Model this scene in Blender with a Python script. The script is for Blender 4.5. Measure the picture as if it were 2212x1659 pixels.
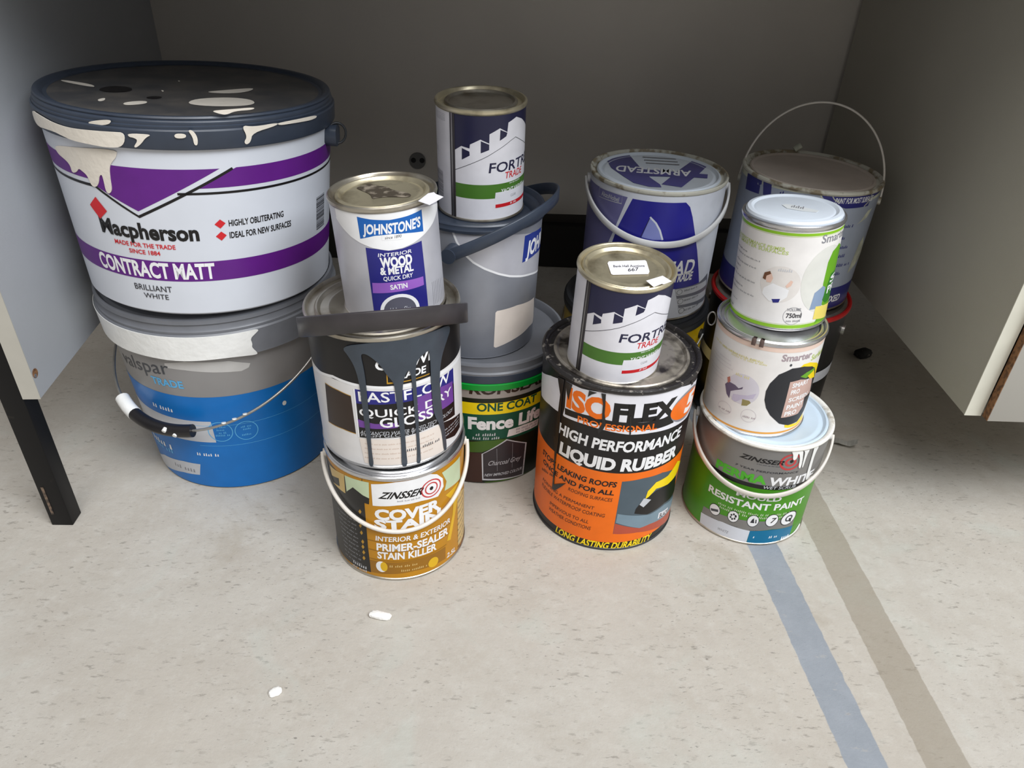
import bpy, bmesh, math, random
from mathutils import Matrix, Vector
from mathutils.geometry import tessellate_polygon

# ------------------------------------------------------------------ scene, camera, light
for o in list(bpy.data.objects): bpy.data.objects.remove(o)
scene = bpy.context.scene
col = scene.collection
R = math.radians
random.seed(7)

def camera():
    p, r = R(33.7), R(2.4)
    fw = Vector((0, math.cos(p), -math.sin(p))); rt = Vector((1, 0, 0)); up = rt.cross(fw)
    rt2 = rt*math.cos(r)+up*math.sin(r); up2 = up*math.cos(r)-rt*math.sin(r)
    m = Matrix((rt2, up2, -fw)).transposed().to_4x4()
    m.translation = (0, 0, .66)
    d = bpy.data.cameras.new('camera'); d.sensor_width = 36; d.lens = 1630/2212*36; d.clip_start = .01
    o = bpy.data.objects.new('camera', d); o.matrix_world = m; col.objects.link(o)
    scene.camera = o
camera()

world = bpy.data.worlds.new('hall_daylight'); scene.world = world; world.use_nodes = True
bg = world.node_tree.nodes['Background']; bg.inputs[0].default_value = (1.0, .98, .95, 1); bg.inputs[1].default_value = .27

def area(name, loc, target, size, power, color):
    d = bpy.data.lights.new(name, 'AREA'); d.shape = 'RECTANGLE'; d.size, d.size_y = size; d.energy = power; d.color = color
    o = bpy.data.objects.new(name, d); o.location = loc
    o.rotation_euler = (Vector(target)-Vector(loc)).to_track_quat('-Z', 'Y').to_euler(); col.objects.link(o)
    return o
area('daylight_doorway', (2.3, -1.4, 3.6), (-.2, .7, .2), (2.2, 2.2), 200, (.90, .95, 1.0))
area('roof_light', (.4, -1.2, 3.8), (0, .5, 0), (3.0, 2.0), 105, (1.0, .98, .95))
vs = scene.view_settings
vs.view_transform = 'Standard'; vs.look = 'None'; vs.gamma = 1; vs.exposure = -.12
try: vs.use_curve_mapping = False
except Exception: pass

# ------------------------------------------------------------------ materials
def lin(c): return tuple((v/12.92 if v <= .04045 else ((v+.055)/1.055)**2.4) for v in (x/255 for x in c))
MATS = {}
def mat(name, rgb, rough=.45, metal=0., dirt=.05, dscale=60., bump=0., bscale=200., dirtcol=None, spec=.5, cover=(.55, .7)):
    if name in MATS: return MATS[name]
    m = bpy.data.materials.new(name); m.use_nodes = True; nt = m.node_tree; b = nt.nodes['Principled BSDF']
    b.inputs['Roughness'].default_value = rough; b.inputs['Metallic'].default_value = metal; b.inputs['Specular IOR Level'].default_value = spec
    c = lin(rgb); tc = nt.nodes.new('ShaderNodeTexCoord')
    n = nt.nodes.new('ShaderNodeTexNoise'); n.inputs['Scale'].default_value = dscale; n.inputs['Detail'].default_value = 6
    nt.links.new(tc.outputs['Object'], n.inputs['Vector'])
    rp = nt.nodes.new('ShaderNodeValToRGB')
    if dirtcol:
        d = lin(dirtcol); rp.color_ramp.elements[0].position, rp.color_ramp.elements[1].position = cover
        rp.color_ramp.elements[0].color = (*c, 1); rp.color_ramp.elements[1].color = (*d, 1)
    else:
        rp.color_ramp.elements[0].position, rp.color_ramp.elements[1].position = .3, .7
        rp.color_ramp.elements[0].color = (*[x*(1-dirt) for x in c], 1); rp.color_ramp.elements[1].color = (*[min(1, x*(1+dirt)) for x in c], 1)
    nt.links.new(n.outputs['Fac'], rp.inputs[0]); nt.links.new(rp.outputs[0], b.inputs['Base Color'])
    if bump:
        n2 = nt.nodes.new('ShaderNodeTexNoise'); n2.inputs['Scale'].default_value = bscale; n2.inputs['Detail'].default_value = 4
        nt.links.new(tc.outputs['Object'], n2.inputs['Vector'])
        bp = nt.nodes.new('ShaderNodeBump'); bp.inputs['Strength'].default_value = bump; bp.inputs['Distance'].default_value = .001
        nt.links.new(n2.outputs['Fac'], bp.inputs['Height']); nt.links.new(bp.outputs[0], b.inputs['Normal'])
    MATS[name] = m; return m
INK = dict(black=(24,22,23), black2=(42,43,48), blue=(14,112,192), blue2=(22,96,178), blue3=(36,56,140), bluegrey=(156,164,180), brick=(178,78,56),
 brown=(110,70,45), browngold=(150,102,18), butter=(236,216,112), charcoal=(28,26,24), choc=(52,38,30), cream=(228,220,208), cream2=(230,219,210),
 creamdirty=(208,210,190), darkgreen=(8,78,58), darkgreen0=(22,30,20), darkgrey=(72,74,80), dirt=(70,62,52), gold=(186,140,40), grass=(74,146,28),
 grass2=(80,176,44), grey=(140,140,146), grey2=(132,130,128), heather=(112,110,158), heather2=(78,76,136), indigo=(42,40,142), ink=(48,48,54), khaki=(150,138,90),
 lavender=(214,210,220), lavender2=(196,188,210), leaf=(76,122,46), leaf2=(104,166,36), leaf3=(52,124,40), lightgrey=(196,198,204), lime=(138,190,40), limepale=(190,208,116),
 mauve=(168,152,158), mauvepale=(206,196,204), midgrey=(112,114,124), mustard=(188,130,14), navy=(40,40,124), navy2=(44,44,116), navydark=(38,38,68), olive=(66,100,30),
 orange=(240,112,14), orange2=(232,160,62), palegreen=(196,212,176), peach=(232,206,192), periwinkle=(132,140,200), photopale=(224,219,215), photopale2=(218,218,212),
 plum=(104,92,116), purple=(96,30,128), red=(206,36,44), red2=(196,64,66), roofgrey=(78,92,102), rooflight=(120,142,156), rosebeige=(200,168,158), sand=(206,176,112),
 seamdark=(60,56,58), shed=(56,50,54), silvergrey=(160,152,146), silverwhite=(196,196,204), skin=(226,192,176), skinred=(190,120,104), skyblue=(96,180,232), slate=(86,86,100),
 slatepaint=(58,66,76), steel=(170,166,160), steelblue=(136,156,184), strawpale=(224,216,156), tan=(200,176,160), tar=(30,28,28), teal=(12,112,154), tubgrey=(150,153,162),
 umber=(62,36,28), violet=(150,96,192), violet2=(112,66,150), white=(238,238,240), white2=(226,224,224), white3=(230,229,236), white4=(214,218,228), white5=(234,231,229),
 whitepaint=(240,240,238), smear=(198,196,194), yellow=(246,216,20), yellow2=(222,176,24), yellow3=(214,176,10))
def ink(n):
    if n in ('steel',): return mat('print_'+n, INK[n], .3, .9)
    if n in ('silverwhite', 'grey2', 'tubgrey'): return mat('print_'+n, INK[n], .38, .25, .06, 40)
    if n in ('slatepaint', 'tar'): return mat('paint_'+n, INK[n], .3, 0, .1, 60, .3, 120)
    if n in ('whitepaint', 'cream'): return mat('paint_'+n, INK[n], .4, 0, .04, 60, .5, 150)
    if n == 'creamdirty': return mat('print_'+n, INK[n], .5, 0, dscale=45, dirtcol=(174,176,162), cover=(.45,.6))
    if n == 'dirt': return mat('print_'+n, INK[n], .6, 0, dscale=90, dirtcol=(140,130,116), cover=(.5,.62))
    return mat('print_'+n, INK[n], .36, 0, .05, 50, spec=.38)
TIN = mat('tinplate', (186,180,168), .32, .85, dscale=35, dirtcol=(128,116,98), cover=(.45,.75))
TINBR = mat('bright_tinplate', (206,206,208), .25, .9, .08, 40)
TINGOLD = mat('brassy_tinplate', (212,202,174), .36, .75, dscale=38, dirtcol=(142,130,106), cover=(.5,.75))
TINTAR = mat('tarred_tinplate', (172,164,152), .38, .6, dscale=42, dirtcol=(60,54,50), cover=(.44,.62), bump=.5, bscale=90)
TARRIM = mat('tar_coated_rim', (40,37,36), .4, .1, dscale=120, dirtcol=(140,134,126), cover=(.6,.68), bump=.8, bscale=160)
LIDWHITE = mat('white_enamel', (214,222,232), .3, 0, .04, 30)
LIDTAN = mat('dusty_tan_enamel', (190,178,168), .5, 0, .08, 30)
LIDBLUE = mat('pale_blue_enamel', (196,212,226), .3, 0, .04, 30)
WHITEPL = mat('white_plastic', (222,222,222), .4, 0, .04, 60)
WARMPL = mat('offwhite_plastic', (216,210,202), .42, 0, .05, 60)
NAVYPL = mat('slate_blue_plastic', (52,60,74), .36, 0, .1, 50)
LIDGREY = mat('dusty_dark_lid', (62,62,64), .5, 0, dscale=28, dirtcol=(88,84,80), cover=(.4,.7))
BLACKPL = mat('black_plastic', (58,54,56), .38, 0, .15, 45)
GREYPL = mat('grey_plastic', (112,114,120), .4, 0, .08, 40)
DARKPL = mat('charcoal_plastic', (40,42,46), .45, 0, .1, 40)
GREENPL = mat('green_plastic', (0,146,50), .35, 0, .05, 40)
WIRE = mat('wire_steel', (176,174,170), .35, .8, .1, 90)
REDRIM = mat('red_enamel', (176,24,24), .4, 0, .1, 50)
DIRTYRIM = mat('painted_rim', (196,194,182), .5, 0, dscale=60, dirtcol=(138,126,104), cover=(.5,.6), bump=.4)
RIMPAINT = mat('rim_white_paint', (232,230,224), .4, 0, dscale=70, dirtcol=(190,184,170), cover=(.55,.65), bump=1, bscale=130)
BLACKEN = mat('black_enamel', (18,18,20), .35, 0, .1, 50)
PAPER = mat('paper', (240,238,244), .6, 0, .02, 60)
HOLE = mat('dark_hole', (14,13,13), .8)

# ------------------------------------------------------------------ helpers
def link(name, me, m=None, parent=None):
    o = bpy.data.objects.new(name, me); col.objects.link(o)
    if m is not None: me.materials.append(m)
    if parent is not None: o.parent = parent
    return o
def smooth(me, ang=35):
    me.polygons.foreach_set('use_smooth', [True]*len(me.polygons))
    try: me.set_sharp_from_angle(angle=R(ang))
    except Exception: pass
    me.update()
def tag(o, label=None, cat=None, group=None, kind=None):
    if label: o['label'] = label
    if cat: o['category'] = cat
    if group: o['group'] = group
    if kind: o['kind'] = kind
    return o
N = 96
def lathe(name, prof, m, parent, seg=N, cap0=False, cap1=False, ang=35):
    V, F = [], []
    k = len(prof)
    for i in range(seg):
        a = 2*math.pi*i/seg; sx, cy = math.sin(a), -math.cos(a)
        for r, z in prof: V.append((r*sx, r*cy, z))
    for i in range(seg):
        j = (i+1) % seg
        for q in range(k-1): F.append((i*k+q, j*k+q, j*k+q+1, i*k+q+1))
    if cap0: F.append(tuple(i*k for i in reversed(range(seg))))
    if cap1: F.append(tuple(i*k+k-1 for i in range(seg)))
    me = bpy.data.meshes.new(name); me.from_pydata(V, [], F)
    bm = bmesh.new(); bm.from_mesh(me); bmesh.ops.remove_doubles(bm, verts=bm.verts, dist=1e-6); bmesh.ops.recalc_face_normals(bm, faces=bm.faces); bm.to_mesh(me); bm.free()
    smooth(me, ang)
    return link(name, me, m, parent)
def circ(r0, z0, rad, n=10): return [(r0+rad*math.cos(2*math.pi*i/n), z0+rad*math.sin(2*math.pi*i/n)) for i in range(n+1)]
def box(name, lo, hi, m, parent=None, bev=.0008):
    bm = bmesh.new(); bmesh.ops.create_cube(bm, size=1)
    for v in bm.verts: v.co = Vector([(lo[i]+hi[i])/2+v.co[i]*(hi[i]-lo[i]) for i in range(3)])
    if bev: bmesh.ops.bevel(bm, geom=bm.edges[:], offset=bev, segments=2, affect='EDGES', profile=.5)
    me = bpy.data.meshes.new(name); bm.to_mesh(me); bm.free(); smooth(me, 40)
    return link(name, me, m, parent)
def sweep(name, pts, sect, m, parent, upv=None, closed=False):
    """sweep a closed 2-D section (list of (a,b)) along pts; a along side, b along up"""
    V, F = [], []; n = len(pts); k = len(sect); pts = [Vector(p) for p in pts]; side = None
    for i, p in enumerate(pts):
        t = ((pts[(i+1) % n] if closed else pts[min(i+1, n-1)])-(pts[i-1] if closed or i else pts[0])).normalized()
        if upv is not None:
            u = (upv(i, p) if callable(upv) else Vector(upv)); sd = t.cross(u).normalized(); u = sd.cross(t).normalized()
        else:
            if side is None: side = t.orthogonal().normalized()
            sd = (side-t*side.dot(t)).normalized(); side = sd; u = sd.cross(t).normalized()
        for a, b in sect: V.append(p+sd*a+u*b)
    for i in range(n if closed else n-1):
        j = (i+1) % n
        for q in range(k):
            F.append((i*k+q, i*k+(q+1) % k, j*k+(q+1) % k, j*k+q))
    if not closed: F.append(tuple(reversed(range(k)))); F.append(tuple((n-1)*k+q for q in range(k)))
    me = bpy.data.meshes.new(name); me.from_pydata(V, [], F)
    bm = bmesh.new(); bm.from_mesh(me); bmesh.ops.recalc_face_normals(bm, faces=bm.faces); bm.to_mesh(me); bm.free()
    smooth(me, 50)
    return link(name, me, m, parent)
def tube(name, pts, r, m, parent, sides=8, closed=False): return sweep(name, pts, [(r*math.cos(2*math.pi*i/sides), r*math.sin(2*math.pi*i/sides)) for i in range(sides)], m, parent, closed=closed)
def rectsec(w, t, b=.25):
    w /= 2; t /= 2; q = min(w, t)*2*b
    return [(-w+q, -t), (w-q, -t), (w, -t+q), (w, t-q), (w-q, t), (-w+q, t), (-w, t-q), (-w, -t+q)]

# ------------------------------------------------------------------ print on round walls: coordinates are (degrees from the front, mm above the base)
STEP = 360/N
FONTS = {}
def glyphs(st, bold):
    k = (st, bold)
    if k not in FONTS:
        cu = bpy.data.curves.new('t', 'FONT'); cu.body = st; cu.size = 1; cu.offset = bold; cu.resolution_u = 3; cu.fill_mode = 'FRONT'
        ob = bpy.data.objects.new('t', cu); me = bpy.data.meshes.new_from_object(ob)
        V = [(v.co.x, v.co.y) for v in me.vertices]; F = [tuple(p.vertices) for p in me.polygons]
        bpy.data.objects.remove(ob); bpy.data.curves.remove(cu); bpy.data.meshes.remove(me)
        x0 = min(v[0] for v in V); x1 = max(v[0] for v in V)
        FONTS[k] = ([((x-x0)/(x1-x0), y/.682) for x, y in V], F)          # capital letters reach 1
    return FONTS[k]
def wrap(bm2d, can, layer, off, thick):
    """bend a flat bmesh (x = degrees, y = mm) round the wall of a can"""
    xs = [v.co.x for v in bm2d.verts]
    if not xs: return
    bmesh.ops.triangulate(bm2d, faces=[f for f in bm2d.faces if len(f.verts) > 4])
    k = math.ceil(min(xs)/STEP)
    while k*STEP < max(xs):
        bmesh.ops.bisect_plane(bm2d, geom=bm2d.verts[:]+bm2d.edges[:]+bm2d.faces[:], plane_co=(k*STEP, 0, 0), plane_no=(1, 0, 0), dist=1e-4); k += 1
    c = CANS[can]; slope = (c['rt']-c['rb'])/c['h']
    for f in bm2d.faces:
        if f.normal.z < 0: f.normal_flip()
    def place(v, extra):
        th, z = R(v.co.x), v.co.y*1e-3
        a0 = math.floor(v.co.x/STEP+1e-6)*STEP; f = (v.co.x-a0)/STEP
        r = c['rb']+slope*z+off*1e-3+(.00008+.00006*layer)+extra
        p0 = Vector((math.sin(R(a0)), -math.cos(R(a0)))); p1 = Vector((math.sin(R(a0+STEP)), -math.cos(R(a0+STEP))))
        d = p0.lerp(p1, f)*r
        return Vector((d.x, d.y, z))
    if thick:
        ed = [e for e in bm2d.edges if e.is_boundary]
        base = {v: place(v, 0) for v in bm2d.verts}; top = {v: place(v, thick*1e-3) for v in bm2d.verts}
        nv = {}
        for e in ed:
            for v in e.verts:
                if v not in nv: nv[v] = bm2d.verts.new(base[v])
        for e in ed:
            a, b = e.verts
            try: bm2d.faces.new((a, nv[a], nv[b], b))
            except ValueError: pass
        for v, p in top.items(): v.co = p
        bmesh.ops.recalc_face_normals(bm2d, faces=bm2d.faces)
    else:
        P = {v: place(v, 0) for v in bm2d.verts}
        for v, p in P.items(): v.co = p
def poly2d(bm, pts, tol=.05):
    vs_ = []
    for p in pts:
        if not vs_ or (Vector((p[0], p[1], 0))-vs_[-1].co).length > tol: vs_.append(bm.verts.new((p[0], p[1], 0)))
    if len(vs_) > 2 and (vs_[0].co-vs_[-1].co).length <= tol: bm.verts.remove(vs_.pop())
    if len(vs_) > 2:
        for tri in tessellate_polygon([[v.co for v in vs_]]):
            try: bm.faces.new([vs_[i] for i in tri])
            except ValueError: pass
def rround(pts, n):
    """soften a closed outline (paint) by corner cutting"""
    for _ in range(n):
        q = []
        for i, p in enumerate(pts):
            a = pts[(i+1) % len(pts)]
            q += [(p[0]*.75+a[0]*.25, p[1]*.75+a[1]*.25), (p[0]*.25+a[0]*.75, p[1]*.25+a[1]*.75)]
        pts = q
    return pts
def merge(bmd, src, idx):
    mp = {}
    for v in src.verts: mp[v] = bmd.verts.new(v.co)
    for f in src.faces:
        try: g = bmd.faces.new([mp[v] for v in f.verts]); g.material_index = idx
        except ValueError: pass
def prints(can, root, off0=0.):
    """the printed label of a can (one mesh), its lettering, and paint spilt over it"""
    lab = bmesh.new(); mats = []; texts = []; c = CANS[can]
    for it in LB.get(can, []):
        kind, L, cn = it[0], it[1], it[2]
        bm = bmesh.new(); off = off0; thick = 0
        if kind == 'p':
            off += it[4]; thick = it[5]
            pts = it[3]
            if thick and cn in ('slatepaint', 'cream', 'whitepaint'): pts = rround(pts, 2)
            poly2d(bm, pts)
        elif kind == 'r':
            k = math.pi/180*(c['rb']+c['rt'])/2*1e3; pts = [Vector((a*k, z)) for a, z in it[3]]; w = it[4]/2; Lf, Rt = [], []
            for i, p in enumerate(pts):
                t = (pts[min(i+1, len(pts)-1)]-pts[max(i-1, 0)]).normalized(); nn = Vector((-t.y, t.x)); s_ = 1
                if 0 < i < len(pts)-1:
                    t1 = (p-pts[i-1]).normalized(); s_ = 1/max(.45, abs(nn.dot(Vector((-t1.y, t1.x)))))
                Lf.append(p+nn*w*s_); Rt.append(p-nn*w*s_)
            for i in range(len(pts)-1):
                bm.faces.new([bm.verts.new((q.x/k, q.y, 0)) for q in (Rt[i], Rt[i+1], Lf[i+1], Lf[i])])
        elif kind == 'd':
            _, _, _, a, z, ra, rz, inner = it; n = 32
            if inner:
                for i in range(n):
                    q = [(2*math.pi*(i+d)/n, f) for d, f in ((0, inner), (0, 1), (1, 1), (1, inner))]
                    bm.faces.new([bm.verts.new((a+ra*f*math.cos(g), z+rz*f*math.sin(g), 0)) for g, f in q])
            else: poly2d(bm, [(a+ra*math.cos(2*math.pi*i/n), z+rz*math.sin(2*math.pi*i/n)) for i in range(n)])
        elif kind == 's':
            _, _, _, a, z, b, z2, h = it; rng = random.Random(int(a*10)+int(z*10)); x = a; step = h/(math.pi/180*c['rb']*1e3)*.55
            while x < b:
                for _ in range(rng.randint(2, 7)):
                    if x >= b: break
                    zz = z+(z2-z)*(x-a)/max(1e-6, b-a); hh = h*rng.uniform(.55, .95)
                    poly2d(bm, [(x, zz), (x+step*.62, zz), (x+step*.62, zz+hh), (x+step*.25, zz+hh)]); x += step
                x += step*.9
        elif kind == 't':
            _, _, _, st, a, z, b, z2, h, bold, slant = it; V, F = glyphs(st, bold); k = math.pi/180*c['rb']*1e3
            vv = [bm.verts.new((a+(b-a)*x+slant*h*(y-.0)/k, z+(z2-z)*x+h*y, 0)) for x, y in V]
            for f in F:
                try: bm.faces.new([vv[i] for i in f])
                except ValueError: pass
        wrap(bm, can, L, off, thick)
        if kind == 't':
            me = bpy.data.meshes.new('lettering'); bm.to_mesh(me); texts.append((me, cn, it[3]))
        elif thick:
            me = bpy.data.meshes.new('p'); bm.to_mesh(me); smooth(me, 50)
            nm = 'side_seam' if cn in ('seamdark', 'steel') else 'paint_drip'
            me.name = nm; link(nm, me, ink(cn), root)
        else:
            if cn not in mats: mats.append(cn)
            merge(lab, bm, mats.index(cn))
        bm.free()
    if not mats: return None
    me = bpy.data.meshes.new('label'); lab.to_mesh(me); lab.free(); smooth(me, 60)
    for n in mats: me.materials.append(ink(n))
    lo = link('label', me, None, root)
    for tm, cn, st in texts: smooth(tm, 60); link('lettering', tm, ink(cn), lo)
    return lo
def flats(can, parent, zfix=None):
    """print and paint lying flat on a lid"""
    for it in FL.get(can, []):
        bm = bmesh.new(); L = it[1]; z = (it[3] if zfix is None else zfix)*1e-3+.0002+.0001*L
        if it[0] == 'p':
            pts = rround(it[4], 2) if it[2] in ('cream', 'dirt', 'black') else it[4]
            poly2d(bm, pts)
        else:
            p0, p1, pt = [Vector(p) for p in it[5]]; V, F = glyphs(it[4], it[6])
            vv = []
            for x, y in V:
                q = p0+(p1-p0)*x+(pt-p0)*y; vv.append(bm.verts.new((q.x, q.y, 0)))
            for f in F:
                try: bm.faces.new([vv[i] for i in f])
                except ValueError: pass
        for v in bm.verts: v.co = Vector((v.co.x*1e-3, v.co.y*1e-3, z))
        bmesh.ops.recalc_face_normals(bm, faces=bm.faces)
        for f in bm.faces:
            if f.normal.z < 0: f.normal_flip()
        nm = 'lettering' if it[0] == 't' else ('paint_spot' if it[2] in ('cream', 'dirt') else ('worn_mark' if it[2] == 'black' else 'lid_print'))
        me = bpy.data.meshes.new(nm); bm.to_mesh(me); bm.free(); link(nm, me, ink(it[2]), parent)

# ------------------------------------------------------------------ measured places (metres) and printed labels
CANS={
 'D1':dict(x=0.121,y=0.7285,rb=0.0869,rt=0.0869,h=0.2297,ax=0,ay=-0,z=0),
 'D2':dict(x=0.1094,y=0.7116,rb=0.0495,rt=0.0495,h=0.1162,ax=0.018,ay=-0.055,z=0.2251),
 'B1':dict(x=-0.1262,y=0.6571,rb=0.0754,rt=0.0754,h=0.1517,ax=0,ay=0,z=0),
 'B2':dict(x=-0.1295,y=0.6712,rb=0.0764,rt=0.0764,h=0.1565,ax=-0.023,ay=-0.003,z=0.1517),
 'B3':dict(x=-0.1208,y=0.6774,rb=0.0495,rt=0.0495,h=0.116,ax=-0.059,ay=-0.004,z=0.3036),
 'A1':dict(x=-0.3661,y=0.8375,z=0,rb=0.116,rt=0.136,h=0.2624,ax=0,ay=0),
 'A2':dict(x=-0.3629,y=0.8257,z=0.2624,rb=0.1331,rt=0.1464,h=0.206,ax=0.0378,ay=0.0361),
 'F1':dict(x=0.3029,y=0.7352,rb=0.075,rt=0.075,h=0.1506,ax=0,ay=-0,z=0),
 'F2':dict(x=0.287,y=0.7409,rb=0.058,rt=0.058,h=0.1234,ax=-0.021,ay=-0,z=0.146),
 'F3':dict(x=0.2962,y=0.7649,rb=0.0513,rt=0.0513,h=0.1167,ax=-0.057,ay=0.045,z=0.2647),
 'C1':dict(x=-0.0374,y=0.842,z=0,rb=0.0912,rt=0.1008,h=0.1738,ax=0,ay=0),
 'C2':dict(x=-0.049,y=0.84,z=0.1804,rb=0.0718,rt=0.0764,h=0.165,ax=0,ay=0),
 'C3':dict(x=-0.0457,y=0.8616,rb=0.0495,rt=0.0495,h=0.1242,ax=-0.01,ay=-0.039,z=0.3381),
 'E2':dict(x=0.1767,y=0.9628,rb=0.0869,rt=0.0869,h=0.1752,ax=0,ay=-0,z=0.1837),
 'G2':dict(x=0.3759,y=0.9797,rb=0.0869,rt=0.0869,h=0.1636,ax=0.02,ay=0.004,z=0.1977),
 'G1':dict(x=0.372,y=0.966,z=0,rb=0.092,rt=0.0933,h=0.1961,ax=0,ay=0),
 'E1':dict(x=0.17,y=0.9602,z=0,rb=0.0992,rt=0.0992,h=0.18,ax=0,ay=0),
}
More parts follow.
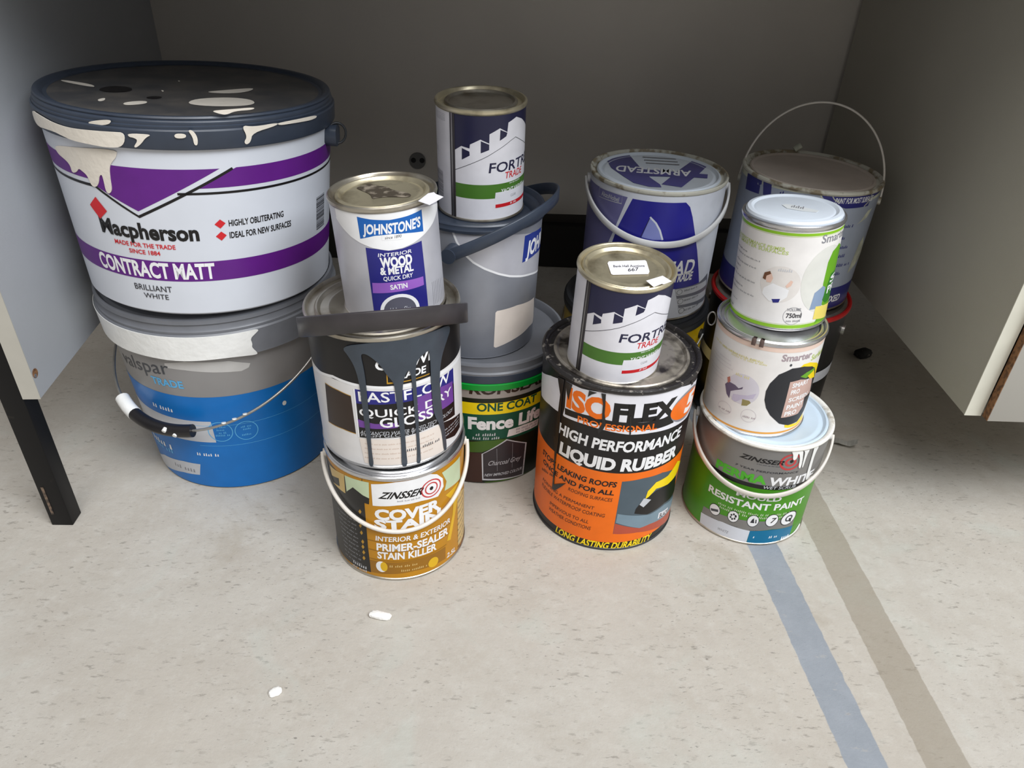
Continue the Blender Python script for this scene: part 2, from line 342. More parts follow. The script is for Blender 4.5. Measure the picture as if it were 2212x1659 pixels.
LB={
'A2':[
('p',1,'purple',[(11.5,157.7),(115,157.7),(115,138.9),(-5.1,138.9)],0,0),
('p',1,'purple',[(-115,157.7),(-52.5,157.7),(-44.7,139.9),(-115,139.9)],0,0),
('p',1,'purple',[(-52.5,157.7),(5.3,157.7),(-27.3,114.4),(-45.3,136.3)],0,0),
('r',2,'black',[(10.1,157.1),(-27.5,108.7),(-44.4,133.9),(-115,134.4)],2.6),
('r',2,'black',[(-11.1,133.8),(115,133.8)],2.4),
('p',0,'purple',[(-115,40.3),(115,40.3),(115,62.2),(-115,62.2)],0,0),
('t',4,'black','Macpherson',-47.2,85.9,-5.6,85.9,15.6,0.035,0.0),
('p',5,'red',[(-45.6,122.3),(-41.5,109.4),(-46.3,99.3),(-50.2,111.9)],0,0),
('t',4,'red','MADE FOR THE TRADE',-41.6,76.1,-15.5,76.1,4.5,0.02,0.0),
('t',4,'red','SINCE 1884',-35.5,68.7,-22.1,68.7,4.4,0.02,0.0),
('t',4,'white','CONTRACT MATT',-54.5,43.5,-1.5,43.5,16.2,0.035,0.0),
('t',4,'ink','BRILLIANT',-37.3,27.2,-20.4,27.2,6.5,0.005,0.0),
('t',4,'ink','WHITE',-33.7,18.4,-22.5,18.4,5.6,0.005,0.0),
('p',3,'red',[(0.8,101.8),(3.1,106.7),(5.1,102.3),(2.9,97.1)],0,0),
('p',3,'red',[(0.7,89.0),(3.0,93.9),(5.0,89.4),(2.8,84.2)],0,0),
('t',4,'black','HIGHLY OBLITERATING',6.3,98.8,30.5,98.8,6.2,0.02,0.0),
('t',4,'black','IDEAL FOR NEW SURFACES',6.1,86.0,34.4,86.0,6.3,0.02,0.0),
('p',3,'ink',[(52.7,104.8),(61.8,104.8),(61.8,104.4),(52.7,104.4)],0,0),
('p',3,'ink',[(52.7,103.4),(61.8,103.4),(61.8,102.3),(52.7,102.3)],0,0),
('p',3,'ink',[(52.7,101.9),(61.8,101.9),(61.8,101.2),(52.7,101.2)],0,0),
('p',3,'ink',[(52.7,100.2),(61.8,100.2),(61.8,99.5),(52.7,99.5)],0,0),
('p',3,'ink',[(52.7,98.5),(61.8,98.5),(61.8,97.5),(52.7,97.5)],0,0),
('p',3,'ink',[(52.7,97.0),(61.8,97.0),(61.8,95.9),(52.7,95.9)],0,0),
('p',3,'ink',[(52.7,95.5),(61.8,95.5),(61.8,94.7),(52.7,94.7)],0,0),
('p',3,'ink',[(52.7,94.1),(61.8,94.1),(61.8,93.0),(52.7,93.0)],0,0),
('p',3,'ink',[(52.7,92.6),(61.8,92.6),(61.8,92.1),(52.7,92.1)],0,0),
('p',3,'ink',[(52.7,91.2),(61.8,91.2),(61.8,90.4),(52.7,90.4)],0,0),
('p',3,'ink',[(52.7,89.5),(61.8,89.5),(61.8,88.4),(52.7,88.4)],0,0),
('p',3,'ink',[(52.7,87.7),(61.8,87.7),(61.8,87.0),(52.7,87.0)],0,0),
('p',3,'ink',[(52.7,86.1),(61.8,86.1),(61.8,85.6),(52.7,85.6)],0,0),
('p',3,'ink',[(52.7,85.2),(61.8,85.2),(61.8,84.1),(52.7,84.1)],0,0),
('p',3,'ink',[(52.7,83.6),(61.8,83.6),(61.8,82.6),(52.7,82.6)],0,0),
('p',3,'ink',[(52.7,81.9),(61.8,81.9),(61.8,80.8),(52.7,80.8)],0,0),
('p',3,'ink',[(52.7,80.4),(61.8,80.4),(61.8,79.3),(52.7,79.3)],0,0),
('p',3,'ink',[(52.7,78.8),(61.8,78.8),(61.8,78.4),(52.7,78.4)],0,0),
('p',3,'ink',[(52.7,77.4),(61.8,77.4),(61.8,77.0),(52.7,77.0)],0,0),
('p',3,'ink',[(52.7,76.3),(61.8,76.3),(61.8,75.9),(52.7,75.9)],0,0),
('p',3,'ink',[(52.7,75.2),(61.8,75.2),(61.8,74.5),(52.7,74.5)],0,0),
('p',3,'ink',[(52.7,73.6),(61.8,73.6),(61.8,72.5),(52.7,72.5)],0,0),
('p',3,'ink',[(52.7,71.8),(61.8,71.8),(61.8,70.7),(52.7,70.7)],0,0),
('p',3,'ink',[(52.7,70.1),(61.8,70.1),(61.8,69.3),(52.7,69.3)],0,0),
('p',3,'ink',[(52.7,68.4),(61.8,68.4),(61.8,67.3),(52.7,67.3)],0,0),
('p',2,'cream',[(-64.5,163.1),(-50.0,168.7),(-29.9,174.3),(-30.8,166.6),(-33.2,161.2),(-34.9,155.1),(-35.8,142.7),(-36.2,132.7),(-38.0,128.3),(-39.2,130.7),(-38.9,141.5),(-39.0,147.6),(-40.5,144.9),(-41.6,137.9),(-43.5,132.7),(-45.8,133.3),(-46.5,143.1),(-49.0,146.8),(-50.5,148.0),(-52.6,143.0),(-55.7,140.9),(-55.4,149.2),(-58.8,153.4),(-62.9,155.6)],0,0.7),
('p',2,'cream',[(-73.3,192.7),(-62.5,191.8),(-55.0,189.5),(-47.0,188.6),(-38.0,189.9),(-29.0,191.2),(-24.3,191.6),(-26.0,178.3),(-31.7,176.0),(-38.9,176.7),(-47.2,177.1),(-51.2,179.1),(-57.8,181.2),(-73.2,177.4)],4.7,0.6),
('p',2,'cream',[(-23.7,191.2),(-15.4,191.5),(-17.8,188.2),(-19.6,182.6),(-21.6,178.5),(-22.5,179.1),(-20.5,185.5),(-21.8,187.6),(-23.4,188.0)],4.7,0.6),
('p',2,'cream',[(-8.3,192.8),(-4.5,192.6),(-4.7,188.6),(-8.3,188.3)],4.7,0.5),
('p',2,'cream',[(-3.8,195.9),(-2.2,195.8),(-0.9,189.7),(-1.2,182.0),(-2.4,182.1),(-2.5,189.8)],4.7,0.6),
('p',2,'cream',[(14.2,198.4),(18.5,195.9),(28.3,197.0),(28.2,194.6),(18.0,190.6),(17.1,182.1),(15.4,179.7),(14.6,182.7),(16.0,187.1)],4.7,0.6),
('p',2,'cream',[(28.3,197.0),(49.8,196.1),(49.2,191.9),(35.6,193.7),(28.6,194.1)],4.7,0.5),
('p',2,'cream',[(4.7,212.0),(9.3,212.6),(20.2,213.1),(19.5,210.8),(12.7,211.0),(9.6,207.7),(6.9,209.5)],1.7,0.5),
('p',2,'cream',[(-38.9,196.1),(-33.9,199.6),(-28.7,201.3),(-30.4,196.1),(-37.1,194.1)],1.7,0.4),
],
'A1':[
('p',0,'blue',[(-180,2.2),(180,2.2),(180,149.2),(-180,149.2)],0,0),
('p',2,'lightgrey',[(-120,79.1),(-19.0,79.1),(-19.0,112.3),(-120,112.3)],0,0),
('r',3,'skyblue',[(-33.5,105.4),(47.4,105.4)],0.5),
('r',3,'skyblue',[(-28.9,73.3),(47.2,73.3)],0.5),
('d',4,'skyblue',-15.3,95.9,6.71,15.5,0.93),
('d',4,'skyblue',-1.4,93.9,6.35,14.7,0.93),
('s',4,'skyblue',-17.8,102.0,-11.6,102.0,3.2),
('s',4,'skyblue',-17.1,97.5,-12.8,97.5,3.2),
('s',4,'skyblue',-16.3,92.8,-12.4,92.8,3.2),
('s',4,'skyblue',-18.3,88.9,-11.1,88.9,3.3),
('s',4,'skyblue',-4.1,99.1,1.7,99.1,3.1),
('s',4,'skyblue',-3.2,95.1,0.6,95.1,3.2),
('s',4,'skyblue',-4.3,86.4,1.2,86.4,3.2),
('t',4,'darkgrey','valspar',-69.4,170.3,-33.3,180.0,18.4,0.0,0.0),
('t',4,'skyblue','TRADE',-46.5,161.5,-28.1,161.5,9.8,0.03,0.0),
('p',2,'smear',[(-34.5,195.9),(-23.5,200.7),(-3.2,198.7),(6.7,190.4),(5.6,184.9),(1.9,182.0),(-11.1,184.9),(-24.8,188.4),(-35.3,189.5)],0,0),
('s',4,'white',-53.5,121.1,-40.7,121.1,6.8),
('s',4,'white',-32.7,55.8,-19.4,55.8,5.1),
('s',4,'white',-70.9,52.0,-52.1,52.0,11.2),
('s',4,'skyblue',-69.1,45.3,-50.8,45.3,8.6),
('p',3,'lightgrey',[(-79.5,12.0),(-64.3,29.8),(-44.7,38.4),(-32.6,40.0),(-35.3,20.3),(-48.4,16.3),(-68.2,4.4),(-79.5,2.2)],0,0),
('s',4,'grey',-54.2,22.8,-39.1,22.8,7.9),
('d',3,'whitepaint',-79.4,101.7,0.09,3.2,0),
('d',3,'whitepaint',21.5,118.5,1.22,3.4,0),
('p',2,'whitepaint',[(-180,237.0),(8.7,237.5),(12.9,236.4),(10.3,231.2),(8.1,226.9),(8.7,219.7),(8.1,215.2),(10.3,206.6),(9.9,204.0),(3.6,206.2),(-5,207.5),(-25,205.5),(-40,207),(-60,206),(-180,208)],6.3,0.6),
],
'B3':[
('p',0,'silverwhite',[(-180,2.2),(180,2.2),(180,111.5),(-180,111.5)],0,0),
('p',2,'white',[(-58.9,101.9),(-49.3,95.0),(-38.4,88.5),(-27.5,83.8),(-15.2,80.0),(0.9,76.9),(15.5,77.6),(27.9,79.7),(42.6,83.9),(59.0,89.6),(73.6,96.1),(87.6,99.3),(68.5,103.9),(31.9,110.3),(-7.0,111.5),(-42.9,111.5),(-59.4,111.5)],0,0),
('p',3,'blue2',[(-28.0,107.4),(-13.6,105.5),(5.6,104.1),(24.9,104.9),(42.8,106.6),(42.5,86.0),(22.9,89.2),(5.0,91.0),(-11.4,90.3),(-27.6,86.7)],0,0),
('t',4,'white',"JOHNSTONE'S",-23.6,91.9,39.0,91.9,8.7,0.035,0.12),
('p',4,'white',[(-4.4,90.3),(18.5,89.8),(18.0,84.5),(-4.7,85.7)],0,0),
('t',5,'ink','since 1890',-1.6,86.6,15.5,86.6,2.7,0,0.2),
('r',4,'white',[(-58.9,101.9),(-49.3,95.0),(-38.4,88.5),(-27.5,83.8),(-15.2,80.0),(0.9,76.9),(15.5,77.6),(27.9,79.7),(42.6,83.9),(59.0,89.6),(73.6,96.1),(87.6,99.3)],2.6),
('p',3,'navy',[(-23.0,78.6),(-11.1,77.5),(0.7,75.4),(15.3,75.6),(27.5,77.2),(38.7,77.9),(39.3,44.2),(39.0,2.2),(6.0,2.2),(-23.9,2.2),(-23.5,41.7)],0,0),
('t',4,'white','INTERIOR',-11.0,70.0,25.1,70.0,3.3,0.01,0.2),
('t',4,'white','WOOD',-9.7,59.5,24.7,59.5,9.0,0.05,0.0),
('t',4,'white','& METAL',-10.8,52.3,25.1,52.3,6.8,0.04,0.0),
('t',4,'white','QUICK DRY',-8.6,46.1,23.4,46.1,4.0,0.015,0.1),
('p',4,'violet',[(-21.1,43.8),(6.7,44.2),(36.1,43.0),(36.1,34.2),(5.4,34.0),(-21.9,33.3)],0,0),
('t',5,'white','SATIN',-2.2,36.8,16.3,36.8,4.6,0.03,0.0),
('d',5,'white',5.7,13.3,21.98,18.1,0),
('d',6,'slate',5.7,13.3,18.09,14.9,0),
('t',7,'lightgrey','Urban Sky',-5.9,13.0,16.4,13.0,4.9,0.0,0.2),
('r',3,'grey',[(48.8,32.6),(48.5,8.2)],0.35),
('r',3,'grey',[(51.7,32.4),(51.5,8.2)],0.35),
('r',3,'grey',[(54.9,32.0),(54.8,8.0)],0.35),
('r',3,'grey',[(58.5,31.6),(58.4,7.6)],0.35),
('r',3,'grey',[(62.4,30.9),(62.5,7.0)],0.35),
('r',3,'grey',[(67.2,29.9),(67.3,6.1)],0.35),
('r',3,'grey',[(73.3,28.2),(73.8,4.4)],0.35),
('r',3,'grey',[(87.6,23.2),(87.6,-0.6)],0.35),
('r',3,'grey',[(87.5,24.0),(87.5,0.5)],0.35),
],
'B2':[
('p',0,'black',[(-180,102.4),(180,102.4),(180,152.0),(-180,152.0)],0,0),
('p',0,'white2',[(-180,2.2),(180,2.2),(180,102.4),(-180,102.4)],0,0),
('r',2,'white',[(-75.5,96.0),(-43.4,105.0),(-25.5,102.7),(-9.2,101.4),(3.8,100.4),(22.2,99.8),(45.2,99.3),(84.5,95.0)],3.2),
('p',2,'choc',[(-54.4,91.5),(-40.3,90.7),(-29.2,88.3),(-29.0,42.3),(-40.9,43.2),(-58.0,41.4)],0,0),
('r',3,'gold',[(-54.4,91.5),(-40.3,90.7),(-29.2,88.3)],0.8),
('r',3,'gold',[(-58.0,41.4),(-40.9,43.2),(-29.0,42.3)],0.8),
('p',3,'navy',[(-26.4,97.7),(-10.4,97.1),(3.6,96.2),(22.0,95.6),(57.7,94.7),(57.8,76.4),(21.3,81.4),(2.8,81.6),(-11.4,81.5),(-26.4,80.8)],0,0),
('p',3,'black',[(-26.4,80.8),(-11.4,81.5),(2.8,81.6),(21.3,81.4),(57.8,76.4),(57.8,35.9),(32.4,41.7),(6.0,40.2),(-9.6,40.6),(-26.7,38.9)],0,0),
('p',4,'violet2',[(19.4,82.9),(35.5,85.3),(55.9,80.2),(56.2,54.6),(33.1,56.8),(20.1,54.2)],0,0),
('p',4,'violet2',[(-26.0,61.6),(-13.0,58.0),(4.2,58.3),(3.5,52.3),(-13.4,51.9),(-25.3,52.0)],0,0),
('r',4,'white',[(58.3,94.7),(58.8,34.1)],1.2),
('r',4,'white',[(-25.9,97.9),(-26.7,38.9)],1.6),
('t',4,'white','CROWN',-8.6,121.4,39.5,121.4,10.5,0.03,0.1),
('r',4,'gold',[(-0.6,117.4),(-0.9,105.9),(13.0,105.5),(31.3,105.9)],1.1),
('t',5,'white','TRADE',2.2,109.3,28.2,109.3,7.6,0.03,0.1),
('t',5,'white','FASTFLOW',-23.1,84.2,52.0,84.2,11.1,0.012,0.0),
('t',5,'white','QUICK DRY',-23.9,66.5,53.6,66.5,9.0,0.012,0.0),
('t',5,'white','GLOSS',-9.3,53.8,32.3,53.8,10.9,0.02,0.0),
('t',5,'lightgrey','ADVANCED WATER BASED TECHNOLOGY',-25.3,44.1,54.0,44.1,4.2,0,0.25),
('t',5,'lightgrey','HIGH GLOSS FINISH',-24.7,41.2,31.8,41.2,3.4,0,0.25),
('p',6,'cream2',[(-26.5,38.0),(-9.7,38.7),(5.9,38.3),(21.4,39.6),(38.5,39.4),(41.0,3.0),(21.9,4.0),(5.1,5.3),(-10.9,5.5),(-24.5,6.4)],0,0),
('s',7,'tan',-22.4,31.4,31.9,31.4,1.9),
('s',7,'tan',-22.9,25.4,31.7,25.4,1.9),
('s',7,'tan',-23.3,19.3,31.4,19.3,2.0),
('s',7,'tan',-23.8,13.2,31.1,13.2,2.0),
('s',7,'darkgrey',8.7,20.4,36.4,19.8,3.9),
('p',4,'black',[(41.2,39.4),(68.4,28.5),(67.1,10.7),(56.5,9.3),(43.7,15.4)],0,0),
('s',5,'lightgrey',42.2,27.1,64.1,27.1,2.3),
('s',5,'lightgrey',42.1,23.1,63.8,23.1,2.3),
('s',5,'lightgrey',41.9,19.0,63.6,19.0,2.3),
('p',8,'slatepaint',[(-31.9,144.7),(-25.6,133.7),(-22.1,120.9),(-20.7,103.0),(-20.7,74.2),(-20.2,36.3),(-20.2,20.4),(-21.1,3.2),(-17.0,4.1),(-17.6,20.9),(-17.1,39.9),(-16.1,85.1),(-16.0,117.7),(-17.3,135.3),(-16.7,139.4),(-13.5,139.7),(-7.9,133.4),(-3.4,124.8),(-0.9,116.3),(3.4,107.3),(4.1,97.3),(4.3,74.0),(5.2,43.5),(4.6,20.0),(3.8,2.3),(8.5,2.2),(8.2,19.0),(8.4,42.6),(8.8,80.2),(9.3,100.3),(12.2,114.9),(15.5,118.7),(16.6,106.4),(16.7,70.1),(16.9,39.4),(16.5,15.8),(15.5,2.4),(18.9,2.2),(19.1,14.5),(19.1,38.4),(19.6,76.2),(19.5,105.2),(20.0,119.1),(22.0,127.2),(29.9,133.2),(32.1,131.3),(31.9,106.3),(31.8,84.6),(32.2,57.4),(37.3,40.7),(39.9,25.2),(40.5,3.2),(43.8,2.2),(43.3,22.5),(41.3,41.7),(39.9,71.9),(39.7,97.2),(41.5,113.3),(45.8,127.3),(58.0,148.1),(29.7,152.0),(11.1,152.0),(-10.0,152.0)],0,0.9),
],
'B1':[
('p',0,'mustard',[(-180,2.2),(180,2.2),(180,147.2),(-180,147.2)],0,0),
('p',2,'charcoal',[(-115,2.2),(-28.8,7.5),(-29.4,47.7),(-28.7,111.7),(-28.7,146.9),(-30,138),(-115,140)],0,0),
('p',3,'sand',[(-69.7,134.7),(-46.8,141.3),(-47.6,114.3),(-64.9,114.0)],0,0),
('p',4,'charcoal',[(-70.4,120.7),(-54.4,129.9),(-54.4,118.7),(-64.8,114.9)],0,0),
('p',3,'palegreen',[(-46.0,140.8),(-33.5,142.0),(-23.2,142.6),(-24.2,117.4),(-34.2,118.9),(-45.8,116.4)],0,0),
('p',4,'charcoal',[(-45.6,118.6),(-38.3,129.1),(-33.7,126.1),(-29.3,122.7),(-24.0,120.6),(-24.7,111.9),(-34.6,113.0),(-46.1,112.6)],0,0),
('p',3,'palegreen',[(37.5,139.5),(47.8,139.8),(63.7,138.3),(64.2,106.3),(51.0,109.8),(39.9,112.2),(42.4,123.5)],0,0),
('p',3,'yellow2',[(41.0,104.8),(58.7,106.4),(62.9,101.8),(52.8,61.6),(46.4,32.5),(41.7,34.9),(49.7,68.0),(51.5,87.3)],0,0),
('p',3,'sand',[(57.6,92.8),(83.4,72.5),(83.4,2.2),(58.8,8.3)],0,0),
('s',4,'darkgrey',58.5,75.3,83.5,75.3,3.0),
('s',4,'darkgrey',58.4,66.8,83.5,66.8,3.0),
('s',4,'darkgrey',58.3,58.3,83.5,58.3,3.0),
('s',4,'darkgrey',58.2,49.7,83.5,49.7,3.1),
('s',4,'darkgrey',58.2,41.0,83.5,41.0,3.1),
('s',4,'darkgrey',58.1,32.2,83.5,32.2,3.1),
('s',4,'darkgrey',58.0,23.4,83.5,23.4,3.2),
('s',4,'darkgrey',57.9,14.4,83.5,14.4,3.2),
('s',4,'darkgrey',57.8,5.3,83.5,5.3,3.2),
('p',4,'white',[(-21.4,141.0),(-2.3,145.2),(20.1,145.8),(26.3,145.7),(32.4,141.3),(38.2,131.3),(38.9,119.5),(32.8,110.1),(17.6,113.5),(-2.0,113.3),(-21.6,111.2)],0,0),
('t',5,'black','ZINSSER',-16.8,122.7,18.5,122.7,8.7,0.03,0.6),
('d',5,'red2',26.8,126.0,9.39,12.0,0.86),
('d',5,'red2',26.8,126.0,5.98,8.0,0.8),
('d',6,'black',26.8,126.0,1.68,2.5,0),
('s',5,'grey',-1.8,117.8,16.4,117.8,2.4),
('t',5,'white','COVER',-20.6,93.1,34.6,93.1,13.5,0.05,0.0),
('t',5,'white','STAIN',-21.7,79.4,35.4,79.4,11.9,0.05,0.0),
('t',5,'white','INTERIOR & EXTERIOR',-21.8,60.6,46.0,60.6,6.9,0.02,0.1),
('t',5,'white','PRIMER-SEALER',-21.7,46.1,43.2,46.1,10.2,0.035,0.05),
('t',5,'white','STAIN KILLER',-21.6,33.6,29.8,33.6,9.8,0.035,0.05),
('r',3,'browngold',[(-29.1,58.8),(46.0,58.8)],1.2),
('r',3,'browngold',[(-29.0,44.7),(45.1,44.7)],1.2),
('r',3,'browngold',[(-29.0,30.4),(41.0,30.4)],1.2),
('p',2,'browngold',[(-28.9,27.6),(10.1,29.2),(39.8,28.1),(39.5,9.0),(9.6,11.7),(-28.9,8.3)],0,0),
('d',4,'white',-18.7,20.4,4.81,8.4,0),
('d',5,'yellow2',-16.5,21.0,3.04,7.2,0),
('d',4,'yellow2',26.4,15.2,4.92,7.5,0),
('s',4,'sand',-11.8,20.7,12.1,20.7,3.9),
('s',4,'sand',-2.3,13.5,19.6,13.5,3.7),
('t',5,'white','2.5L',40.7,8.5,53.1,7.0,6.5,0.02,0.2),
('s',4,'grey',-62.5,79.2,-39.9,79.2,2.7),
('s',4,'grey',-62.1,72.9,-39.8,72.9,2.7),
('s',4,'grey',-61.6,66.6,-39.6,66.6,2.7),
('s',4,'grey',-61.1,60.2,-39.5,60.2,2.7),
('s',4,'grey',-60.6,53.7,-39.3,53.7,2.7),
('s',4,'grey',-60.2,47.2,-39.1,47.2,2.7),
('s',4,'grey',-59.7,40.7,-39.0,40.7,2.8),
('s',4,'grey',-59.2,34.0,-38.8,34.0,2.8),
('s',4,'grey',-58.8,27.3,-38.7,27.3,2.8),
('s',4,'grey',-58.3,20.6,-38.5,20.6,2.8),
('s',4,'grey',-57.9,13.8,-38.3,13.8,2.8),
('p',4,'gold',[(-35.2,96.9),(-33.5,101.0),(-32.2,98.0),(-33.8,94.2)],0,0),
('p',4,'gold',[(-36.2,75.8),(-34.5,80.0),(-33.2,77.0),(-34.8,73.0)],0,0),
('p',4,'gold',[(-35.9,65.4),(-34.2,69.8),(-32.9,66.6),(-34.5,62.7)],0,0),
('p',4,'gold',[(-35.6,51.9),(-33.9,56.3),(-32.5,53.1),(-34.1,49.1)],0,0),
('p',4,'gold',[(-35.9,44.0),(-34.2,48.5),(-32.8,45.2),(-34.5,41.1)],0,0),
('p',4,'gold',[(-35.7,35.5),(-34.0,40.0),(-32.6,36.8),(-34.3,32.6)],0,0),
('p',4,'gold',[(-36.1,26.2),(-34.4,30.8),(-33.0,27.5),(-34.7,23.3)],0,0),
('s',4,'lightgrey',-47.7,10.1,-33.2,9.9,5.3),
('s',4,'lightgrey',-48.9,4.1,-33.0,5.1,3.6),
],
'D2':[
('p',0,'white3',[(-180,2.2),(180,2.2),(180,111.7),(-180,111.7)],0,0),
('p',1,'navydark',[(-40.5,111),(-44.2,73.1),(-31.3,80.2),(-20.5,78.6),(-19.9,82.7),(-6.9,88.1),(4.1,84.0),(4.3,93.2),(17.8,98.3),(28.4,93.5),(29.8,102.5),(43.4,106.2),(55.8,102.2),(80,89.2),(86,89.2),(90,102.2),(130,106.2),(130,111)],0,0),
('p',2,'navydark',[(-30.6,78.2),(-20.7,75.5),(-20.3,71.5),(-30.8,66.3)],0,0),
('p',2,'navydark',[(-6.4,86.5),(4.0,83.0),(4.0,77.6),(-6.5,74.4)],0,0),
('p',2,'navydark',[(18.4,96.6),(28.4,92.7),(27.0,89.4),(17.7,85.9)],0,0),
('r',3,'ink',[(-44.0,53.2),(-26.3,60.2),(-11.7,65.9),(1.6,71.0),(12.4,75.7),(23.6,80.1),(34.3,84.2),(42.8,86.3)],0.5),
('r',3,'ink',[(42.8,86.3),(56.2,80.4),(84.9,68.7)],0.5),
('t',3,'navydark','FORTRESS',3.5,53.9,99.3,53.9,9.8,0.015,0.12),
('t',3,'red','TRADE',25.6,45.7,58.9,45.7,6.8,0.012,0.12),
('p',1,'leaf',[(-40.5,26.1),(140,26.1),(140,41.3),(-40.5,41.3)],0,0),
('t',3,'white','YACHT VARNISH',20.3,31.1,65.6,31.1,4.0,0.02,0.1),
('s',3,'white',33.4,39.3,53.9,39.3,1.7),
('p',2,'white3',[(12.9,32.3),(130,32.3),(130,15.6),(10.9,15.6)],0,0),
('t',3,'grey','CLEAR',36.0,24.6,46.1,24.6,2.7,0,0.0),
('p',3,'red',[(12.9,19.3),(100,19.3),(100,15.4),(12.9,15.4)],0,0),
('s',4,'white',35.5,16.7,47.2,16.7,2.7),
('p',3,'seamdark',[(-48.0,2.2),(-40.5,2.2),(-40.5,111.7),(-48.0,111.7)],0,0.3),
('p',5,'steel',[(-46.0,2.2),(-44.0,2.2),(-44.0,111.7),(-46.0,111.7)],0,0.2),
],
'C3':[
('p',0,'white3',[(-173.5,2.4),(186.5,2.4),(186.5,119.4),(-173.5,119.4)],0,0),
('p',1,'navydark',[(-34.0,118.6),(-37.7,78.1),(-24.8,85.7),(-14.0,84.0),(-13.4,88.4),(-0.4,94.2),(10.6,89.8),(10.8,99.6),(24.3,105.1),(34.9,99.9),(36.3,109.6),(49.9,113.5),(62.3,109.2),(86.5,95.3),(92.5,95.3),(96.5,109.2),(136.5,113.5),(136.5,118.6)],0,0),
('p',2,'navydark',[(-24.1,83.6),(-14.2,80.7),(-13.8,76.4),(-24.3,70.9)],0,0),
('p',2,'navydark',[(0.1,92.5),(10.5,88.7),(10.5,82.9),(0.0,79.5)],0,0),
('p',2,'navydark',[(24.9,103.3),(34.9,99.1),(33.5,95.6),(24.2,91.8)],0,0),
('r',3,'ink',[(-37.5,56.9),(-19.8,64.3),(-5.2,70.4),(8.1,75.9),(18.9,80.9),(30.1,85.6),(40.8,90.0),(49.3,92.2)],0.5),
('r',3,'ink',[(49.3,92.2),(62.7,85.9),(91.4,73.4)],0.5),
('t',3,'navydark','FORTRESS',10.0,57.6,105.8,57.6,10.5,0.015,0.12),
('t',3,'red','TRADE',32.1,48.8,65.4,48.8,7.3,0.012,0.12),
('p',1,'leaf',[(-34.0,27.9),(146.5,27.9),(146.5,44.1),(-34.0,44.1)],0,0),
('t',3,'white','YACHT VARNISH',26.8,33.2,72.1,33.2,4.3,0.02,0.1),
('s',3,'white',39.9,42.0,60.4,42.0,1.7),
('p',2,'white3',[(19.4,34.5),(136.5,34.5),(136.5,16.7),(17.4,16.7)],0,0),
('t',3,'grey','CLEAR',42.5,26.3,52.6,26.3,2.9,0,0.0),
('p',3,'red',[(19.4,20.6),(106.5,20.6),(106.5,16.5),(19.4,16.5)],0,0),
('s',4,'white',42.0,17.8,53.7,17.8,2.7),
('p',3,'seamdark',[(-41.5,2.4),(-34.0,2.4),(-34.0,119.4),(-41.5,119.4)],0,0.3),
('p',5,'steel',[(-39.5,2.4),(-37.5,2.4),(-37.5,119.4),(-39.5,119.4)],0,0.2),
('p',3,'grey',[(-86.2,50.5),(-58.3,50.5),(-58.3,50.2),(-86.2,50.2)],0,0),
('p',3,'grey',[(-86.2,49.6),(-58.3,49.6),(-58.3,49.3),(-86.2,49.3)],0,0),
('p',3,'grey',[(-86.2,48.9),(-58.3,48.9),(-58.3,48.5),(-86.2,48.5)],0,0),
('p',3,'grey',[(-86.2,48.0),(-58.3,48.0),(-58.3,47.6),(-86.2,47.6)],0,0),
('p',3,'grey',[(-86.2,47.1),(-58.3,47.1),(-58.3,46.2),(-86.2,46.2)],0,0),
('p',3,'grey',[(-86.2,45.7),(-58.3,45.7),(-58.3,44.8),(-86.2,44.8)],0,0),
('p',3,'grey',[(-86.2,44.2),(-58.3,44.2),(-58.3,43.6),(-86.2,43.6)],0,0),
('p',3,'grey',[(-86.2,42.9),(-58.3,42.9),(-58.3,42.3),(-86.2,42.3)],0,0),
('p',3,'grey',[(-86.2,41.5),(-58.3,41.5),(-58.3,40.9),(-86.2,40.9)],0,0),
('p',3,'grey',[(-86.2,40.1),(-58.3,40.1),(-58.3,39.2),(-86.2,39.2)],0,0),
('p',3,'grey',[(-86.2,38.7),(-58.3,38.7),(-58.3,37.8),(-86.2,37.8)],0,0),
('p',3,'grey',[(-86.2,37.4),(-58.3,37.4),(-58.3,36.8),(-86.2,36.8)],0,0),
('p',3,'grey',[(-86.2,36.0),(-58.3,36.0),(-58.3,35.7),(-86.2,35.7)],0,0),
('p',3,'grey',[(-86.2,35.1),(-58.3,35.1),(-58.3,34.2),(-86.2,34.2)],0,0),
('p',3,'grey',[(-86.2,33.5),(-58.3,33.5),(-58.3,32.6),(-86.2,32.6)],0,0),
('p',3,'grey',[(-86.2,32.2),(-58.3,32.2),(-58.3,31.3),(-86.2,31.3)],0,0),
('p',3,'grey',[(-86.2,30.8),(-58.3,30.8),(-58.3,29.9),(-86.2,29.9)],0,0),
('p',3,'grey',[(-86.2,29.1),(-58.3,29.1),(-58.3,28.2),(-86.2,28.2)],0,0),
('p',3,'grey',[(-86.2,27.8),(-58.3,27.8),(-58.3,26.9),(-86.2,26.9)],0,0),
('p',3,'grey',[(-86.2,26.2),(-58.3,26.2),(-58.3,25.8),(-86.2,25.8)],0,0),
('p',3,'grey',[(-86.2,25.0),(-58.3,25.0),(-58.3,24.1),(-86.2,24.1)],0,0),
('p',3,'grey',[(-86.2,23.6),(-58.3,23.6),(-58.3,23.0),(-86.2,23.0)],0,0),
('p',3,'grey',[(-86.2,22.6),(-58.3,22.6),(-58.3,22.3),(-86.2,22.3)],0,0),
('p',3,'grey',[(-86.2,21.7),(-58.3,21.7),(-58.3,20.8),(-86.2,20.8)],0,0),
('p',3,'red',[(-86.2,104.5),(-86.3,99.9),(-86.4,91.5),(-86.1,90.8)],0,0),
('p',3,'black',[(-86.1,90.8),(-86.4,91.1),(-86.3,83.0),(-86.1,80.0)],0,0),
('s',3,'grey',-86.2,114.3,-50.2,114.3,0.7),
('s',3,'grey',-86.2,112.7,-50.3,112.7,0.7),
